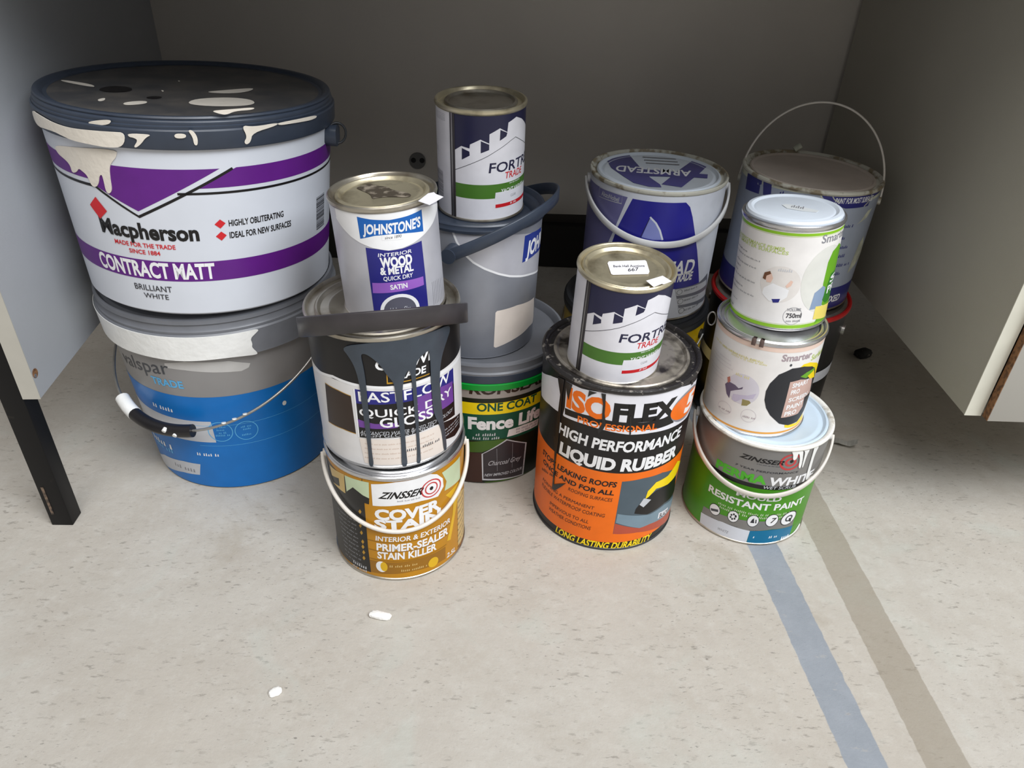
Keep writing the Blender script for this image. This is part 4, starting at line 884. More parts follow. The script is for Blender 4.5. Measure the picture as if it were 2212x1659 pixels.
FL={
'A2':[
('p',1,'cream',202.6,[(-7.1,-76.0),(1.8,-53.7),(34.3,-46.9),(56.2,-57.9),(58.7,-78.8),(43.2,-89.3),(12.2,-87.8)]),
('p',1,'cream',202.6,[(11.6,-21.9),(35.7,-11.4),(67.9,0.4),(56.6,-22.8),(34.0,-30.6)]),
('p',1,'cream',202.6,[(-62.8,-66.4),(-42.1,-59.8),(-41.5,-74.5),(-61.9,-81.5)]),
('p',1,'cream',202.6,[(-85.6,-53.1),(-78.6,-45.8),(-78.9,-58.5),(-83.8,-63.4)]),
('p',1,'cream',202.6,[(-28.3,-10.5),(-25.2,-13.9),(-26.6,-22.0)]),
('p',1,'cream',202.6,[(-122.1,42.8),(-96.2,21.2),(-89.5,8.5),(-92.3,3.5),(-123.0,34.0)]),
('p',1,'cream',202.6,[(-10.3,39.3),(-7.4,36.6),(-9.3,31.1)]),
('p',1,'black',202.6,[(-87.4,-6.4),(-77.2,10.1),(-61.5,8.3),(-53.5,-6.8),(-61.1,-20.6),(-79.4,-20.2)]),
('p',1,'black',202.6,[(-44.3,-46.9),(-36.6,-39.3),(-25.9,-42.8),(-33.8,-54.8)]),
],
'B3':[
('p',1,'dirt',111.4,[(-24.9,19.7),(-19.0,22.8),(-12.0,30.4),(-7.0,21.7),(4.9,15.9),(8.7,6.2),(26.8,-8.1),(24.4,-18.9),(8.3,-12.5),(-5.2,-12.3),(-9.0,-15.6),(-11.0,-1.1),(-20.8,12.8)]),
],
'E2':[
('p',1,'heather2',170.8,[(-68.3,25.5),(-59.3,48.8),(-44.3,69.5),(-34.7,41.5),(-22.1,6.4),(-8.8,-26.3),(3.9,-47.6),(6.4,-58.3),(-8.4,-60.9),(-28.0,-52.2),(-43.8,-28.5),(-60.5,-1.3)]),
('p',1,'heather2',170.8,[(43.9,67.3),(62.2,45.7),(52.1,11.4),(30.5,-50.7),(6.0,-47.0),(25.0,14.4)]),
('p',2,'heather2',170.8,[(-58.6,8.9),(-17.7,5.4),(62.6,10.2),(61.8,-6.0),(39.5,-8.6),(-16.1,-21.9),(-50.4,-16.9)]),
('t',3,'white',170.8,'ARMSTEAD',[(41.4,17.4),(-54.6,10.2),(41.6,-5.7)],0.02),
('p',1,'grey',170.8,[(-23.9,60.4),(20.8,65.9),(20.9,61.8),(-23.7,56.4)]),
('p',1,'grey',170.8,[(-20.9,48.0),(23.4,53.4),(23.5,49.5),(-20.7,44.1)]),
('p',1,'grey',170.8,[(-18.0,35.9),(25.8,41.3),(25.9,37.4),(-17.8,32.0)]),
],
}

def root(can, name, label, cat, group=None):
    c = CANS[can]
    Z = Vector((c['ax'], c['ay'], 1)).normalized(); Y = Vector((c['x'], c['y'], 0)).normalized(); X = Y.cross(Z).normalized(); Y = Z.cross(X)
    o = bpy.data.objects.new(name, None); col.objects.link(o); m = Matrix((X, Y, Z)).transposed().to_4x4(); m.translation = (c['x'], c['y'], c['z'])
    o.matrix_world = m; o.empty_display_size = .03
    return tag(o, label, cat, group)
def bail_pts(Ro, thm, ez, mz, n=48, a0=-90, a1=90):
    out = []; t = R(thm)
    for i in range(n+1):
        a = R(a0+(a1-a0)*i/n); x = Ro*math.sin(a); y = -Ro*math.cos(a); z = ez+(mz-ez)*math.cos(a)
        out.append(Vector((x*math.cos(t)-y*math.sin(t), x*math.sin(t)+y*math.cos(t), z)))
    return out
def ears(ro, r, thm, ez, m, rad=.006):
    """the two round lugs that carry a bail"""
    for s_ in (-90, 90):
        th = R(thm+s_); d = Vector((math.sin(th), -math.cos(th), 0))
        e = tube('handle_lug', [d*(r-.001)+Vector((0, 0, ez)), d*(r+.0035)+Vector((0, 0, ez))], rad, m, ro, 16)

# ------------------------------------------------------------------ setting
def floor_material():
    m = bpy.data.materials.new('concrete_floor'); m.use_nodes = True; nt = m.node_tree; b = nt.nodes['Principled BSDF']; L = nt.links
    b.inputs['Roughness'].default_value = .75; b.inputs['Specular IOR Level'].default_value = .3
    tc = nt.nodes.new('ShaderNodeTexCoord')
    def noise(scale, detail=6, rough=.6, vec=None, dist=0):
        n = nt.nodes.new('ShaderNodeTexNoise'); n.inputs['Scale'].default_value = scale; n.inputs['Detail'].default_value = detail; n.inputs['Roughness'].default_value = rough; n.inputs['Distortion'].default_value = dist
        L.new(vec if vec is not None else tc.outputs['Object'], n.inputs['Vector']); return n.outputs['Fac']
    def ramp(f, p0, p1, c0=(0, 0, 0), c1=(1, 1, 1)):
        r = nt.nodes.new('ShaderNodeValToRGB'); e = r.color_ramp.elements; e[0].position, e[1].position = p0, p1; e[0].color = (*c0, 1); e[1].color = (*c1, 1); L.new(f, r.inputs[0]); return r.outputs[0]
    def mix(f, a, c, mode='MIX'):
        x = nt.nodes.new('ShaderNodeMixRGB'); x.blend_type = mode
        for i, v in enumerate((f, a, c)):
            if isinstance(v, (int, float)): x.inputs[i].default_value = v
            elif isinstance(v, tuple): x.inputs[i].default_value = (*v, 1)
            else: L.new(v, x.inputs[i])
        return x.outputs[0]
    def math_(op, a, b_=None, clamp=False):
        x = nt.nodes.new('ShaderNodeMath'); x.operation = op; x.use_clamp = clamp
        for i, v in enumerate((a, b_)):
            if v is None: continue
            if isinstance(v, (int, float)): x.inputs[i].default_value = v
            else: L.new(v, x.inputs[i])
        return x.outputs[0]
    base = mix(ramp(noise(3.5, 5), .3, .7), lin((186,179,169)), lin((194,191,184)))
    base = mix(ramp(noise(14, 8, .7), .35, .75), base, lin((176,168,157)))
    base = mix(math_('MULTIPLY', ramp(noise(55, 8, .75), .5, .78), .55), base, lin((201,198,191)))
    # scuffs and pits: short streaks lying one way
    mp = nt.nodes.new('ShaderNodeMapping'); mp.inputs['Rotation'].default_value = (0, 0, R(-58)); mp.inputs['Scale'].default_value = (1, 3.0, 1); L.new(tc.outputs['Object'], mp.inputs['Vector'])
    sc = math_('MULTIPLY', ramp(noise(62, 4, .62, mp.outputs[0]), .58, .66), ramp(noise(11, 3), .40, .60))
    base = mix(math_('MULTIPLY', sc, .6), base, lin((118,112,104)))
    pit = math_('MULTIPLY', ramp(noise(120, 3, .6, mp.outputs[0]), .635, .70), ramp(noise(6, 3), .40, .62))
    base = mix(math_('MULTIPLY', pit, .65), base, lin((92,88,83)))
    base = mix(math_('MULTIPLY', ramp(noise(24, 6, .7, None, .4), .45, .65), .35), base, lin((178,171,162)))
    base = mix(math_('MULTIPLY', ramp(noise(8, 4, .6, None, 1.2), .56, .72), .4), base, lin((186,190,182)))
    st = ramp(noise(5.2, 6, .65, None, .6), .60, .74)
    base = mix(math_('MULTIPLY', st, .5), base, lin((150,138,120)))
    # painted stripe and the dark trace of a second one, both running into the recess
    sx = nt.nodes.new('ShaderNodeSeparateXYZ'); L.new(tc.outputs['Object'], sx.inputs[0]); X, Y = sx.outputs[0], sx.outputs[1]
    wob = math_('MULTIPLY', math_('SUBTRACT', noise(70, 4), .5), .004)
    def stripe(x0, y0, k, w):
        d = math_('ADD', math_('SUBTRACT', math_('SUBTRACT', X, x0), math_('MULTIPLY', math_('SUBTRACT', y0, Y), k)), wob)
        return math_('MULTIPLY', math_('MULTIPLY', d, 900, True), math_('MULTIPLY', math_('SUBTRACT', w, d), 900, True))
    wear = ramp(noise(38, 6, .7, mp.outputs[0]), .60, .70)
    s1 = math_('MULTIPLY', stripe(.2934, .6537, .095, .039), math_('SUBTRACT', 1, math_('MULTIPLY', wear, .55)))
    base = mix(math_('MULTIPLY', s1, .92), base, mix(ramp(noise(25, 5), .3, .7), lin((134,141,150)), lin((148,154,163))))
    s2 = stripe(.3745, .702, .055, .043)
    base = mix(math_('MULTIPLY', s2, .62), base, lin((140,130,114)))
    L.new(base, b.inputs['Base Color'])
    bp = nt.nodes.new('ShaderNodeBump'); bp.inputs['Strength'].default_value = .35; bp.inputs['Distance'].default_value = .002
    L.new(math_('SUBTRACT', noise(120, 8, .7), math_('MULTIPLY', pit, .6)), bp.inputs['Height']); L.new(bp.outputs[0], b.inputs['Normal'])
    return m
f = box('floor', (-5, -4, -.05), (5, 4, 0), floor_material(), None, 0); tag(f, kind='structure')
w = box('wall_back', (-5, 1.45, 0), (5, 1.55, 2.8), mat('dark_wall', (70,66,62), .8, 0, .1, 8), None, 0); tag(w, kind='structure')
sk = box('baseboard_back', (-5, 1.43, 0), (5, 1.45, .09), mat('black_skirting', (34,32,31), .6, 0, .1, 20), None, .002); tag(sk, kind='structure')

# desk: open kneehole with side panel, back panel, top and legs
LAM = mat('grey_laminate', (165,168,173), .5, 0, .04, 6, .15, 900)
LAMW = mat('warm_grey_laminate', (171,167,155), .5, 0, .04, 6, .15, 900)
BACKM = mat('dark_grey_laminate', (206,200,192), .6, 0, .05, 5, .15, 900)
EDGE = mat('cream_edging', (214,212,198), .5, 0, .05, 30)
EDGE2 = mat('grey_edging', (178,174,164), .55, 0, .05, 30)
CHIP = mat('raw_chipboard', (132,92,58), .85, 0, dscale=220, dirtcol=(92,62,38), cover=(.45,.6), bump=.6, bscale=300)
LEGM = mat('black_leg_paint', (16,15,16), .5, 0, dscale=60, dirtcol=(42,37,34), cover=(.64,.74), spec=.25)
ZB = .185; ZT = .72
desk = bpy.data.objects.new('desk', None); col.objects.link(desk); desk.location = (-.499, .646, 0); desk.rotation_euler = (0, 0, R(2.43))
tag(desk, 'grey laminate desk with black legs and open kneehole above the tins', 'desk')
bp_ = box('back_panel', (-.06, .574, ZB), (1.06, .592, ZT), BACKM, desk)
for k, (cx, cz) in enumerate([(.3528, .2708)]):
    cap = tube('fixing_cover', [(cx, .5745, cz), (cx, .5722, cz)], .0135, mat('fixing_plastic', (104,102,100), .6), bp_, 24)
    for dx in (-.0065, .0075): tube('fixing_hole', [(cx+dx, .5722, cz+.001), (cx+dx, .5718, cz+.001)], .0042, HOLE, bp_, 14)
sp = box('side_panel', (-.018, 0, ZB), (0, .60, ZT), LAM, desk); sp.rotation_euler = (0, 0, R(3.0))
box('front_edging', (-.0181, -.0006, ZB), (.0001, .0002, ZT), EDGE2, sp, 0)
tube('screw_recess', [(-.001, .0062, .2135), (.0003, .0062, .2135)], .0052, CHIP, sp, 16); tube('screw_head', [(-.001, .0045, .2115), (.0007, .0045, .2115)], .0022, TINBR, sp, 10)
for x, y in ((0, 0), (-.05, .56)): box('leg', (x-.0435, y, 0), (x-.0185, y+.022, ZT), LEGM, desk, .0012)
box('scuff', (-.0385, -.0004, .018), (-.0355, .0002, .060), mat('scuff_rust', (120,100,84), .7, 0, dscale=150, dirtcol=(50,44,40), cover=(.4,.6)), desk, 0)
for y in (.04, .56): box('leg', (1.46, y, 0), (1.485, y+.022, ZT), LEGM, desk, .0012)
box('top', (-.07, -.045, ZT), (1.50, .64, ZT+.025), LAM, desk, .001)

ped = bpy.data.objects.new('drawer_unit', None); col.objects.link(ped); ped.location = (.502, .6885, 0); ped.rotation_euler = (0, 0, R(1.0))
tag(ped, 'pale drawer unit at the right with cream edging and raw brown drawer edge', 'drawer unit')
pn = box('side_panel', (0, 0, ZB), (.018, .56, ZT), LAMW, ped)
box('front_edging', (-.0002, -.0008, ZB), (.0182, .0002, ZT-.001), EDGE, pn, 0)
box('side_panel', (.40, 0, ZB), (.418, .56, ZT), LAMW, ped); box('base_panel', (.018, .002, ZB+.002), (.40, .56, ZB+.018), LAMW, ped); box('rear_panel', (.018, .545, ZB+.018), (.40, .556, ZT), LAMW, ped)
FRONT = mat('pale_grey_drawer', (174,171,164), .5, 0, .03, 10)
for z0, z1 in ((ZB, .40), (.403, .56), (.563, ZT-.003)):
    d = box('drawer_front', (.0200, -.011, z0), (.4165, -.0012, z1), FRONT, ped); box('raw_edge', (.0194, -.0108, z0+.0005), (.0201, -.0012, z1-.0005), CHIP, d, 0)
    tube('handle', [(.15, -.011, (z0+z1)/2), (.15, -.035, (z0+z1)/2), (.28, -.035, (z0+z1)/2), (.28, -.011, (z0+z1)/2)], .004, WIRE, d)

# ------------------------------------------------------------------ tins
def tin(can, label, rim=TIN, lid=TIN, base=TIN, name='paint_can', wall='white3', lip=.865, rimr=.0016, panel=.70, bottom=True, body=None):
    c = CANS[can]; r, h = c['rb'], c['h']; ro = root(can, name, label, 'paint can')
    lathe('body', [(0, .002), (r-.002, .002), (r, .0035), (r, h-.004)], body or ink(wall), ro)
    if bottom: lathe('bottom_rim', circ(r-.0004, .0018, .0017), base, ro)
    lathe('rim', [(r-.0004, h-.0062), (r+rimr*.55, h-.0052), (r+rimr, h-.003), (r+rimr*.8, h-.001), (r+rimr*.1, h), (r-rimr*.7, h-.0003), (r-rimr*1.4, h-.0018), (r-rimr*1.7, h-.0042), (r*.93, h-.0052), (r*lip+.0008, h-.0046), (r*lip+.0004, h-.0058)], rim, ro)
    lo = lathe('lid', [(r*lip+.001, h-.0055), (r*lip+.0008, h-.0030), (r*lip-.0006, h-.0017), (r*lip-.0022, h-.0018), (r*lip-.0034, h-.0036), (r*lip-.0050, h-.0050), (r*panel+.0022, h-.0050), (r*panel+.0006, h-.0042), (r*panel-.0014, h-.0041), (r*panel-.0026, h-.0046), (0, h-.0046)], lid, ro)
    prints(can, ro)
    return ro, lo
def sticker(ro, pts, z, name='price_sticker', th=.0003, m=PAPER):
    bm = bmesh.new(); poly2d(bm, pts, 1e-5)
    me = bpy.data.meshes.new(name)
    for v in bm.verts: v.co.z = z(v.co.x, v.co.y) if callable(z) else z
    r_ = bmesh.ops.extrude_face_region(bm, geom=bm.faces[:])
    for v in [g for g in r_['geom'] if isinstance(g, bmesh.types.BMVert)]: v.co.z += th
    bmesh.ops.recalc_face_normals(bm, faces=bm.faces); bm.to_mesh(me); bm.free()
    return link(name, me, m, ro)

# big white tub with purple bands, on the blue tub
ro = root('A2', 'paint_tub', 'large white and purple paint tub with dark lid, on the blue tub', 'paint tub')
c = CANS['A2']; sl = (c['rt']-c['rb'])/c['h']; wr = lambda z: c['rb']+sl*z
lathe('body', [(0, .004), (.126, .004), (.1305, .0005), (c['rb'], .003), (wr(.186), .186)], mat('white_tub', (212,216,225), .38, 0, .03, 20), ro)
lathe('collar', [(wr(.177), .1770), (.1484, .1770), (.1492, .1785), (.1494, .1938), (.1482, .1953), (.146, .1953), (.1455, .190)], NAVYPL, ro)
lo = lathe('lid', [(.1450, .1945), (.1472, .1952), (.1474, .1975), (.1460, .1985), (.1464, .2005), (.1458, .2020), (.1446, .2028), (.1454, .2044), (.1444, .2060), (.1413, .2062), (.1388, .2054), (.1363, .2028), (.1328, .2023)], NAVYPL, ro)
lathe('lid_panel', [(.1333, .2021), (.1290, .2026), (.08, .2024), (0, .2024)], LIDGREY, ro)
prints('A2', ro); flats('A2', ro, 202.6)
th = 66; d = Vector((math.sin(R(th)), -math.cos(R(th)), 0))
lg = sweep('handle_lug', [d*.1420+Vector((0, 0, .166)), d*.1555+Vector((0, 0, .166))], rectsec(.020, .022), NAVYPL, ro, upv=(0, 0, 1))
t_ = Vector((math.cos(R(th)), math.sin(R(th)), 0))
tube('handle_ring', [d*.1545+Vector((0, 0, .168))+d*(.009*math.cos(a))*1.0+t_*(.004*math.cos(a))+Vector((0, 0, .011*math.sin(a))) for a in [2*math.pi*i/28 for i in range(28)]], .0013, DARKPL, ro, 8, True)

# blue tub on the floor
ro = root('A1', 'paint_tub', 'blue and grey paint tub with white painted collar, under the purple tub', 'paint tub')
c = CANS['A1']; sl = (c['rt']-c['rb'])/c['h']; wr2 = lambda z: .1160+sl*z
lathe('body', [(0, .004), (.109, .004), (.1135, .0005), (.1160, .003), (wr2(.2105), .2105)], mat('grey_tub', (148,146,146), .36, .15, .05, 20), ro)
lathe('collar', [(wr2(.206), .2065), (.1382, .2065), (wr2(.2085)+.0062, .2085), (wr2(.237)+.0062, .2370), (.1386, .2388), (.135, .2388)], GREYPL, ro)
lathe('lid', [(.1365, .2384), (.1382, .2389), (.1386, .2420), (.1370, .2440), (.1366, .2490), (.1382, .2510), (.1376, .2555), (.1352, .2566), (.1335, .2550), (.1318, .2520), (.1285, .2548), (0, .2545)], GREYPL, ro)
prints('A1', ro)
pts = bail_pts(.1420, -43, .188, .108, 72)
tube('handle_wire', pts, .0017, WIRE, ro)
tube('handle_grip', pts[25:44], .0078, mat('grip_plastic', (30,28,30), .35), ro, 14)
g0 = sweep('grip_paint', pts[24:30], [(.0082*math.cos(2*math.pi*i/14), .0082*math.sin(2*math.pi*i/14)) for i in range(14)], ink('whitepaint'), ro)
for i, dx in ((38, .002), (40, -.003), (49, 0), (51, 0), (53, 0)):
    p = pts[i]; dd = Vector((p.x, p.y, 0)).normalized()*(.0076 if i < 44 else .001)
    tube('paint_spot', [p+dd*.55+Vector((0, 0, .003+dx)), p+dd*1.15+Vector((0, 0, .0015+dx))], .0026, ink('whitepaint'), ro, 10)
ears(ro, wr2(.186), -44, .186, GREYPL)

# gold tin, black tin above it, white tin on top
ro, lo = tin('B1', 'mustard gold paint tin with white bail, standing below the dripped black tin', TINBR, TINBR, wall='mustard', base=TIN)
tube('bail_handle', bail_pts(.0795, 1, .133, .079), .0024, WARMPL, ro, 10); ears(ro, CANS['B1']['rb'], 1, .132, WARMPL, .005)
ro, lo = tin('B2', 'black and white tin with slate paint drips and black strap handle', TIN, TIN, wall='black', base=TINBR)
hp = bail_pts(.0835, 2, .133, .178)
nrm = lambda i, p: Vector((p.x, p.y, 0)).normalized()
sweep('strap_handle', hp, rectsec(.020, .0032), BLACKPL, ro, upv=nrm)
ears(ro, CANS['B2']['rb'], 2, .133, BLACKPL, .008)
ro, lo = tin('B3', 'small silvery tin with navy panel and purple strip, on the dripped black tin', TIN, TINGOLD, wall='silverwhite')
flats('B3', lo, CANS['B3']['h']*1e3-4.4)
STK_B3 = [(0.0314, -0.0423), (0.0414, -0.0244), (0.0467, -0.0228), (0.0481, -0.0279), (0.0541, -0.0365), (0.047, -0.0463), (0.0405, -0.054)]
sticker(ro, STK_B3, CANS['B3']['h']+.0004)

# green fence tin, grey tub, white yacht tin
ro = root('C1', 'paint_tub', 'dark green fence paint tub with bright green ring, under the plain grey tub', 'paint tub')
c = CANS['C1']; sl = (c['rt']-c['rb'])/c['h']; wr = lambda z: .0905+sl*z
lathe('body', [(0, .004), (.085, .004), (.089, .0005), (.0905, .003), (wr(.170), .170)], BLACKEN, ro)
lathe('lock_ring', [(wr(.154), .1535), (wr(.154)+.0022, .154), (wr(.162)+.0026, .162), (wr(.164), .1632)], GREENPL, ro)
lathe('collar', [(wr(.1625), .1634), (wr(.163)+.0012, .1636), (wr(.172)+.0014, .1735), (wr(.172)-.001, .1738)], NAVYPL, ro)
lathe('lid', [(wr(.172), .1736), (.1008, .1738), (.1012, .1765), (.0996, .1785), (.0998, .1845), (.1005, .1870), (.0995, .1895), (.0965, .1900), (.0945, .1880), (.0915, .1812), (.0880, .1802), (0, .1802)], GREYPL, ro)
prints('C1', ro)
ro = root('C2', 'paint_tub', 'plain grey paint tub with cream patch and dark strap handle', 'paint tub')
c = CANS['C2']; sl = (c['rt']-c['rb'])/c['h']; wr = lambda z: .0720+sl*z
lathe('body', [(0, .003), (.067, .003), (.0705, .0005), (.0720, .003), (wr(.163), .163)], ink('tubgrey'), ro)
lathe('lid', [(wr(.162), .1622), (.0792, .1625), (.0798, .1655), (.0786, .1680), (.0790, .1705), (.0778, .1722), (.0755, .1722), (.0735, .1705), (.0725, .1672), (.0690, .1655), (.0660, .1590), (.0640, .1562), (0, .1560)], NAVYPL, ro)
prints('C2', ro)
hp = bail_pts(.0925, 71, .141, .187)
sweep('strap_handle', hp, rectsec(.0135, .0030), NAVYPL, ro, upv=nrm)
ears(ro, CANS['C2']['rb'], 71, .141, NAVYPL, .009)
for s_ in (-90, 90):
    th = R(71+s_); d = Vector((math.sin(th), -math.cos(th), 0)); tube('handle_boss', [d*(CANS['C2']['rb']+.003)+Vector((0, 0, .141)), d*.0955+Vector((0, 0, .141))], .0085, NAVYPL, ro, 16)
ro, lo = tin('C3', 'white and navy varnish tin with green band, standing on the grey tub', TINGOLD, TIN, wall='white3', base=TIN, lip=.80)

# orange and black rubber tin, second varnish tin
ro, lo = tin('D1', 'large orange and black tin with tar streaks, standing on the floor', TARRIM, TINTAR, wall='orange', base=DARKPL, rimr=.0024)
ro, lo = tin('D2', 'white and navy varnish tin with paper lot label on its lid', TINGOLD, TINGOLD, wall='white3', base=TIN, lip=.90, panel=.66)
LOT = [(-0.0199, 0.004), (-0.0189, 0.0084), (0.0177, 0.0215), (0.0193, 0.0192), (0.0231, -0.002), (0.0221, -0.0077), (-0.0127, -0.019), (-0.0145, -0.018)]
st = sticker(ro, LOT, CANS['D2']['h']-.0040, 'lot_label')
LOTT = [('Bank Hall Auctions', (-0.0132, -0.0034), (0.018, 0.0065), (-0.0139, 0.0012)), ('667', (0.0017, -0.0084), (0.0121, -0.0034), (0.0013, -0.0016))]
for st_, p0, p1, pt in LOTT:
    V, F = glyphs(st_, .01); bm = bmesh.new(); p0, p1, pt = Vector(p0), Vector(p1), Vector(pt)
    vv = [bm.verts.new((*(p0+(p1-p0)*x+(pt-p0)*y), CANS['D2']['h']-.0036)) for x, y in V]
    for f_ in F:
        try: bm.faces.new([vv[i] for i in f_])
        except ValueError: pass
    me = bpy.data.meshes.new('lettering'); bm.to_mesh(me); bm.free(); link('lettering', me, ink('ink'), st)
STK_D2 = [(0.02, -0.0305), (0.0358, -0.0157), (0.0448, -0.0247), (0.0372, -0.033), (0.0352, -0.0325), (0.0277, -0.0412)]
sticker(ro, STK_D2, CANS['D2']['h']+.0003)

# white and indigo tin on a yellow tub, behind
ro = root('E1', 'paint_tub', 'yellow and black paint tub in the dark under the indigo tin', 'paint tub')
re = CANS['E1']['rb']
lathe('body', [(0, .004), (re-.006, .004), (re-.0012, .0005), (re, .004), (re, .172)], BLACKEN, ro)
lathe('lid', [(re-.001, .167), (re+.0022, .1675), (re+.0026, .173), (re+.0015, .1755), (re+.002, .178), (re-.0005, .1822), (re-.004, .1815), (re-.008, .1790), (re-.012, .1832), (0, .1832)], DARKPL, ro)
prints('E1', ro)
tube('bail_handle', bail_pts(re+.004, -20, .15, .085), .0016, WIRE, ro, 8); ears(ro, re, -20, .15, DARKPL, .007)
ro, lo = tin('E2', 'white, lilac and indigo paint tin with white bail and printed lid', DIRTYRIM, LIDWHITE, wall='white4', base=TIN, lip=.90, panel=.80)
flats('E2', lo, CANS['E2']['h']*1e3-4.45)
sweep('bail_handle', bail_pts(.0922, 9, .159, .110), rectsec(.0085, .0028), WHITEPL, ro, upv=nrm); ears(ro, CANS['E2']['rb'], 9, .159, WHITEPL, .007)

# green and grey tin with two white tins
ro, lo = tin('F1', 'green and grey paint tin with white drips, white bail and pale lid', RIMPAINT, LIDBLUE, wall='grass', base=TIN, lip=.93, panel=.80, rimr=.0026)
sweep('bail_handle', bail_pts(.0802, 8, .129, .0825), rectsec(.0062, .0030), WARMPL, ro, upv=nrm); ears(ro, CANS['F1']['rb'], 8, .129, WHITEPL, .006)
ro, lo = tin('F2', 'white tin with black oval and orange line, on the green tin', TINBR, TINBR, wall='white5', base=TINBR, lip=.93, panel=.86)
for th in (-11.5, -3.5):
    d = Vector((math.sin(R(th)), -math.cos(R(th)), 0)); r_ = CANS['F2']['rb']; h = CANS['F2']['h']
    sweep('rim_clip', [d*(r_-.003)+Vector((0, 0, h+.0006)), d*(r_+.0016)+Vector((0, 0, h+.0008)), d*(r_+.0026)+Vector((0, 0, h-.001)), d*(r_+.0022)+Vector((0, 0, h-.0068))], rectsec(.0045, .0009), mat('rusty_clip', (96,78,72), .6, .2), ro, upv=lambda i, p: d)
r_ = CANS['F2']['rb']; tube('handle_ring', [Vector((-r_-.0022-.0045*(1+math.cos(a)), .006, .104+.0085*math.sin(a))) for a in [2*math.pi*i/24 for i in range(24)]], .0009, WIRE, ro, 8, True)
ro, lo = tin('F3', 'white tin with lime green lines, on the tin with the black oval', TINBR, LIDWHITE, wall='white5', base=TINBR, lip=.955, panel=.76)
h = CANS['F3']['h']; r_ = CANS['F3']['rb']
lathe('lid_cover', [(r_*.955, h-.002), (r_*.962, h+.0012), (r_*.93, h+.0034), (r_*.86, h+.0040), (r_*.80, h+.0022), (r_*.78, h+.0026), (r_*.74, h+.0030), (0, h+.0028)], LIDWHITE, ro)
STK_F3 = [(-0.0133, 0.0047), (-0.0087, 0.0087), (-0.0044, 0.0087), (0.0242, -0.0031), (0.0222, -0.0099), (0.0082, -0.0099), (-0.0074, -0.0056)]
sticker(ro, STK_F3, h+.0031, 'lid_sticker', m=mat('pale_paper', (214,218,220), .6)); 
FT = ((-0.0036, -0.0009), (0.0077, -0.0029), (-0.004, 0.0068))
p0, p1, pt = [Vector(p) for p in FT]; bm = bmesh.new()
for i in range(6):
    u = i/5; q = p0+(p1-p0)*u; e = (p1-p0)*.10; up_ = (pt-p0)*(.6+.4*(i % 2))
    bm.faces.new([bm.verts.new((*w_, h+.0037)) for w_ in (q, q+e, q+e*1.6+up_, q+e*.6+up_)])
me = bpy.data.meshes.new('pen_mark'); bm.to_mesh(me); bm.free(); link('pen_mark', me, ink('grey'), ro)

# blue-grey tin with raised bail on a black tin, far right
ro = root('G1', 'paint_can', 'black paint tin with red rim under the blue-grey tin', 'paint can')
rg, hg = CANS['G1']['rb'], CANS['G1']['h']; rt_ = CANS['G1']['rt']
lathe('body', [(0, .003), (rg-.002, .003), (rg, .005), (rt_-.001, hg-.004)], BLACKEN, ro); lathe('bottom_rim', circ(rg, .002, .0018), TIN, ro)
lathe('rim', [(rt_-.001, hg-.007), (rt_+.0018, hg-.0055), (rt_+.0022, hg-.002), (rt_+.001, hg), (rt_-.0015, hg), (rt_-.0035, hg-.003)], REDRIM, ro)
lathe('lid', [(rt_-.0030, hg-.004), (rt_-.0040, hg-.0015), (rt_-.008, hg-.0008), (rt_-.012, hg-.003), (0, hg-.003)], TIN, ro)
prints('G1', ro); ears(ro, rt_-.001, -8, .16, WIRE, .007)
ro, lo = tin('G2', 'blue-grey paint tin with cream spills and thin bail standing up', DIRTYRIM, LIDTAN, wall='bluegrey', base=TIN, lip=.90, panel=.86, rimr=.0022)
pts = []
for i in range(61):
    a = R(-90+3*i); pts.append(Vector((.0892*math.sin(a), .02*math.cos(a), .140+.103*math.cos(a))))
tube('bail_handle', pts, .0013, WARMPL, ro, 8)
for s_ in (-1, 1): tube('handle_lug', [(s_*.0855, 0, .138), (s_*.0905, 0, .138)], .005, DIRTYRIM, ro, 14)
sweep('dried_paint', [(-.03, .078, h+.048), (-.026, .080, h+.0515), (-.0225, .0815, h+.054)], rectsec(.008, .004), ink('creamdirty'), ro)

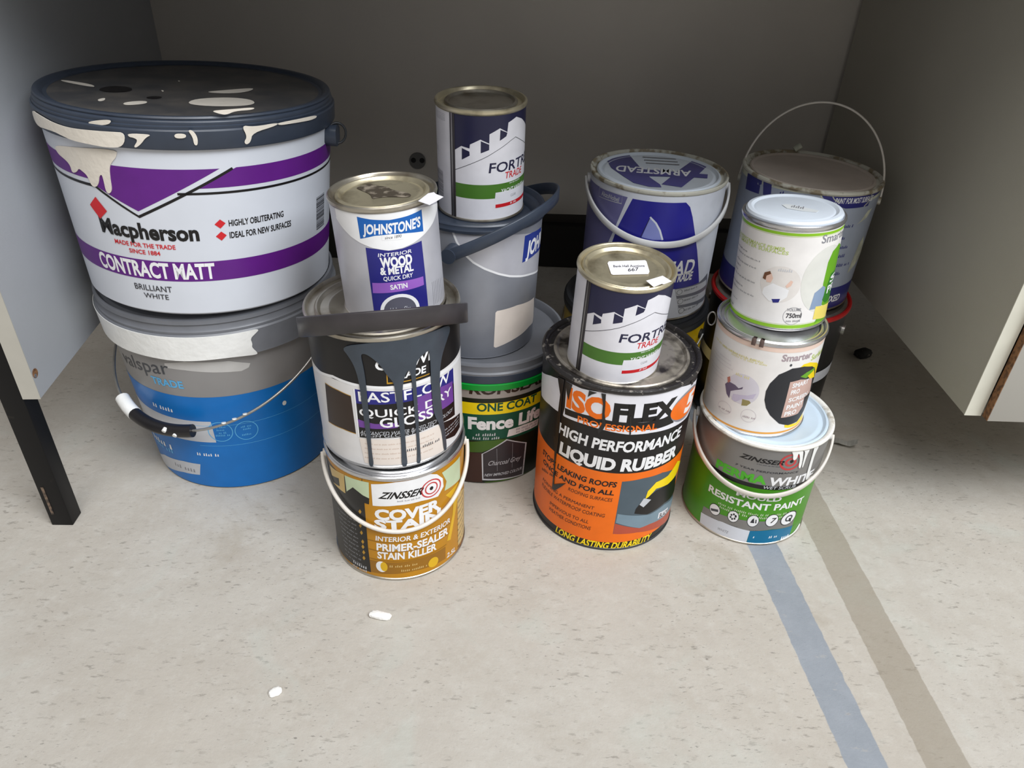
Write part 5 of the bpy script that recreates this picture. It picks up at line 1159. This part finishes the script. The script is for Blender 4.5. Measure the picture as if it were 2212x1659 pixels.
# ------------------------------------------------------------------ bits on the floor
def chip(name, x, y, rz, sx, sy, sz, m, label, cat, seed, up=0.):
    rng = random.Random(seed); bm = bmesh.new(); bmesh.ops.create_icosphere(bm, subdivisions=3, radius=1)
    for v in bm.verts:
        f_ = 1+rng.uniform(-.07, .07); q = max(abs(v.co.x), abs(v.co.y)); v.co = Vector((math.copysign(abs(v.co.x)**.7, v.co.x)*sx*f_, math.copysign(abs(v.co.y)**.7, v.co.y)*sy*f_, max(-.8, v.co.z)*sz*f_+sz*.8))
    me = bpy.data.meshes.new(name); bm.to_mesh(me); bm.free(); smooth(me, 30); o = link(name, me, m); o.location = (x, y, up); o.rotation_euler = (0, 0, rz); return tag(o, label, cat)
FOAM = mat('white_debris', (246,244,240), .6, 0, .04, 300, .6, 400)
chip('foam_pellet', -.1301, .5300, -.16, .0120, .0048, .0035, FOAM, 'white pill-shaped scrap lying on the concrete in front of the gold tin', 'debris', 4)
chip('paint_flake', -.2156, .4353, .6, .0062, .0048, .0022, FOAM, 'small crumpled white flake on the concrete, nearest the camera at left', 'debris', 9)
chip('dark_lump', .5997, 1.1204, .4, .016, .010, .008, mat('dark_debris', (26,24,22), .7, 0, dscale=120, dirtcol=(120,112,104), cover=(.6,.68), bump=.8), 'dark lump of dirt on the floor beneath the drawer unit', 'debris', 6)
fl = bpy.data.meshes.new('tape_scrap'); bm = bmesh.new()
for i in range(9):
    x = i*.004; z = .002+.0025*math.sin(i*.9)+.001*i
    bm.verts.new((x, -.006+.001*math.sin(i*1.7), z)); bm.verts.new((x, .006, z+.0008*math.cos(i)))
bm.verts.ensure_lookup_table()
for i in range(8): bm.faces.new([bm.verts[2*i], bm.verts[2*i+2], bm.verts[2*i+3], bm.verts[2*i+1]])
r_ = bmesh.ops.extrude_face_region(bm, geom=bm.faces[:])
for v in [g for g in r_['geom'] if isinstance(g, bmesh.types.BMVert)]: v.co.z += .0004
bmesh.ops.recalc_face_normals(bm, faces=bm.faces); bm.to_mesh(fl); bm.free()
tp = link('tape_scrap', fl, mat('cloudy_tape', (176,174,168), .25)); tp.location = (.4655, .8717, 0); tp.rotation_euler = (0, 0, -.35)
tag(tp, 'crinkled clear tape scrap on the floor beside the green tin', 'debris')
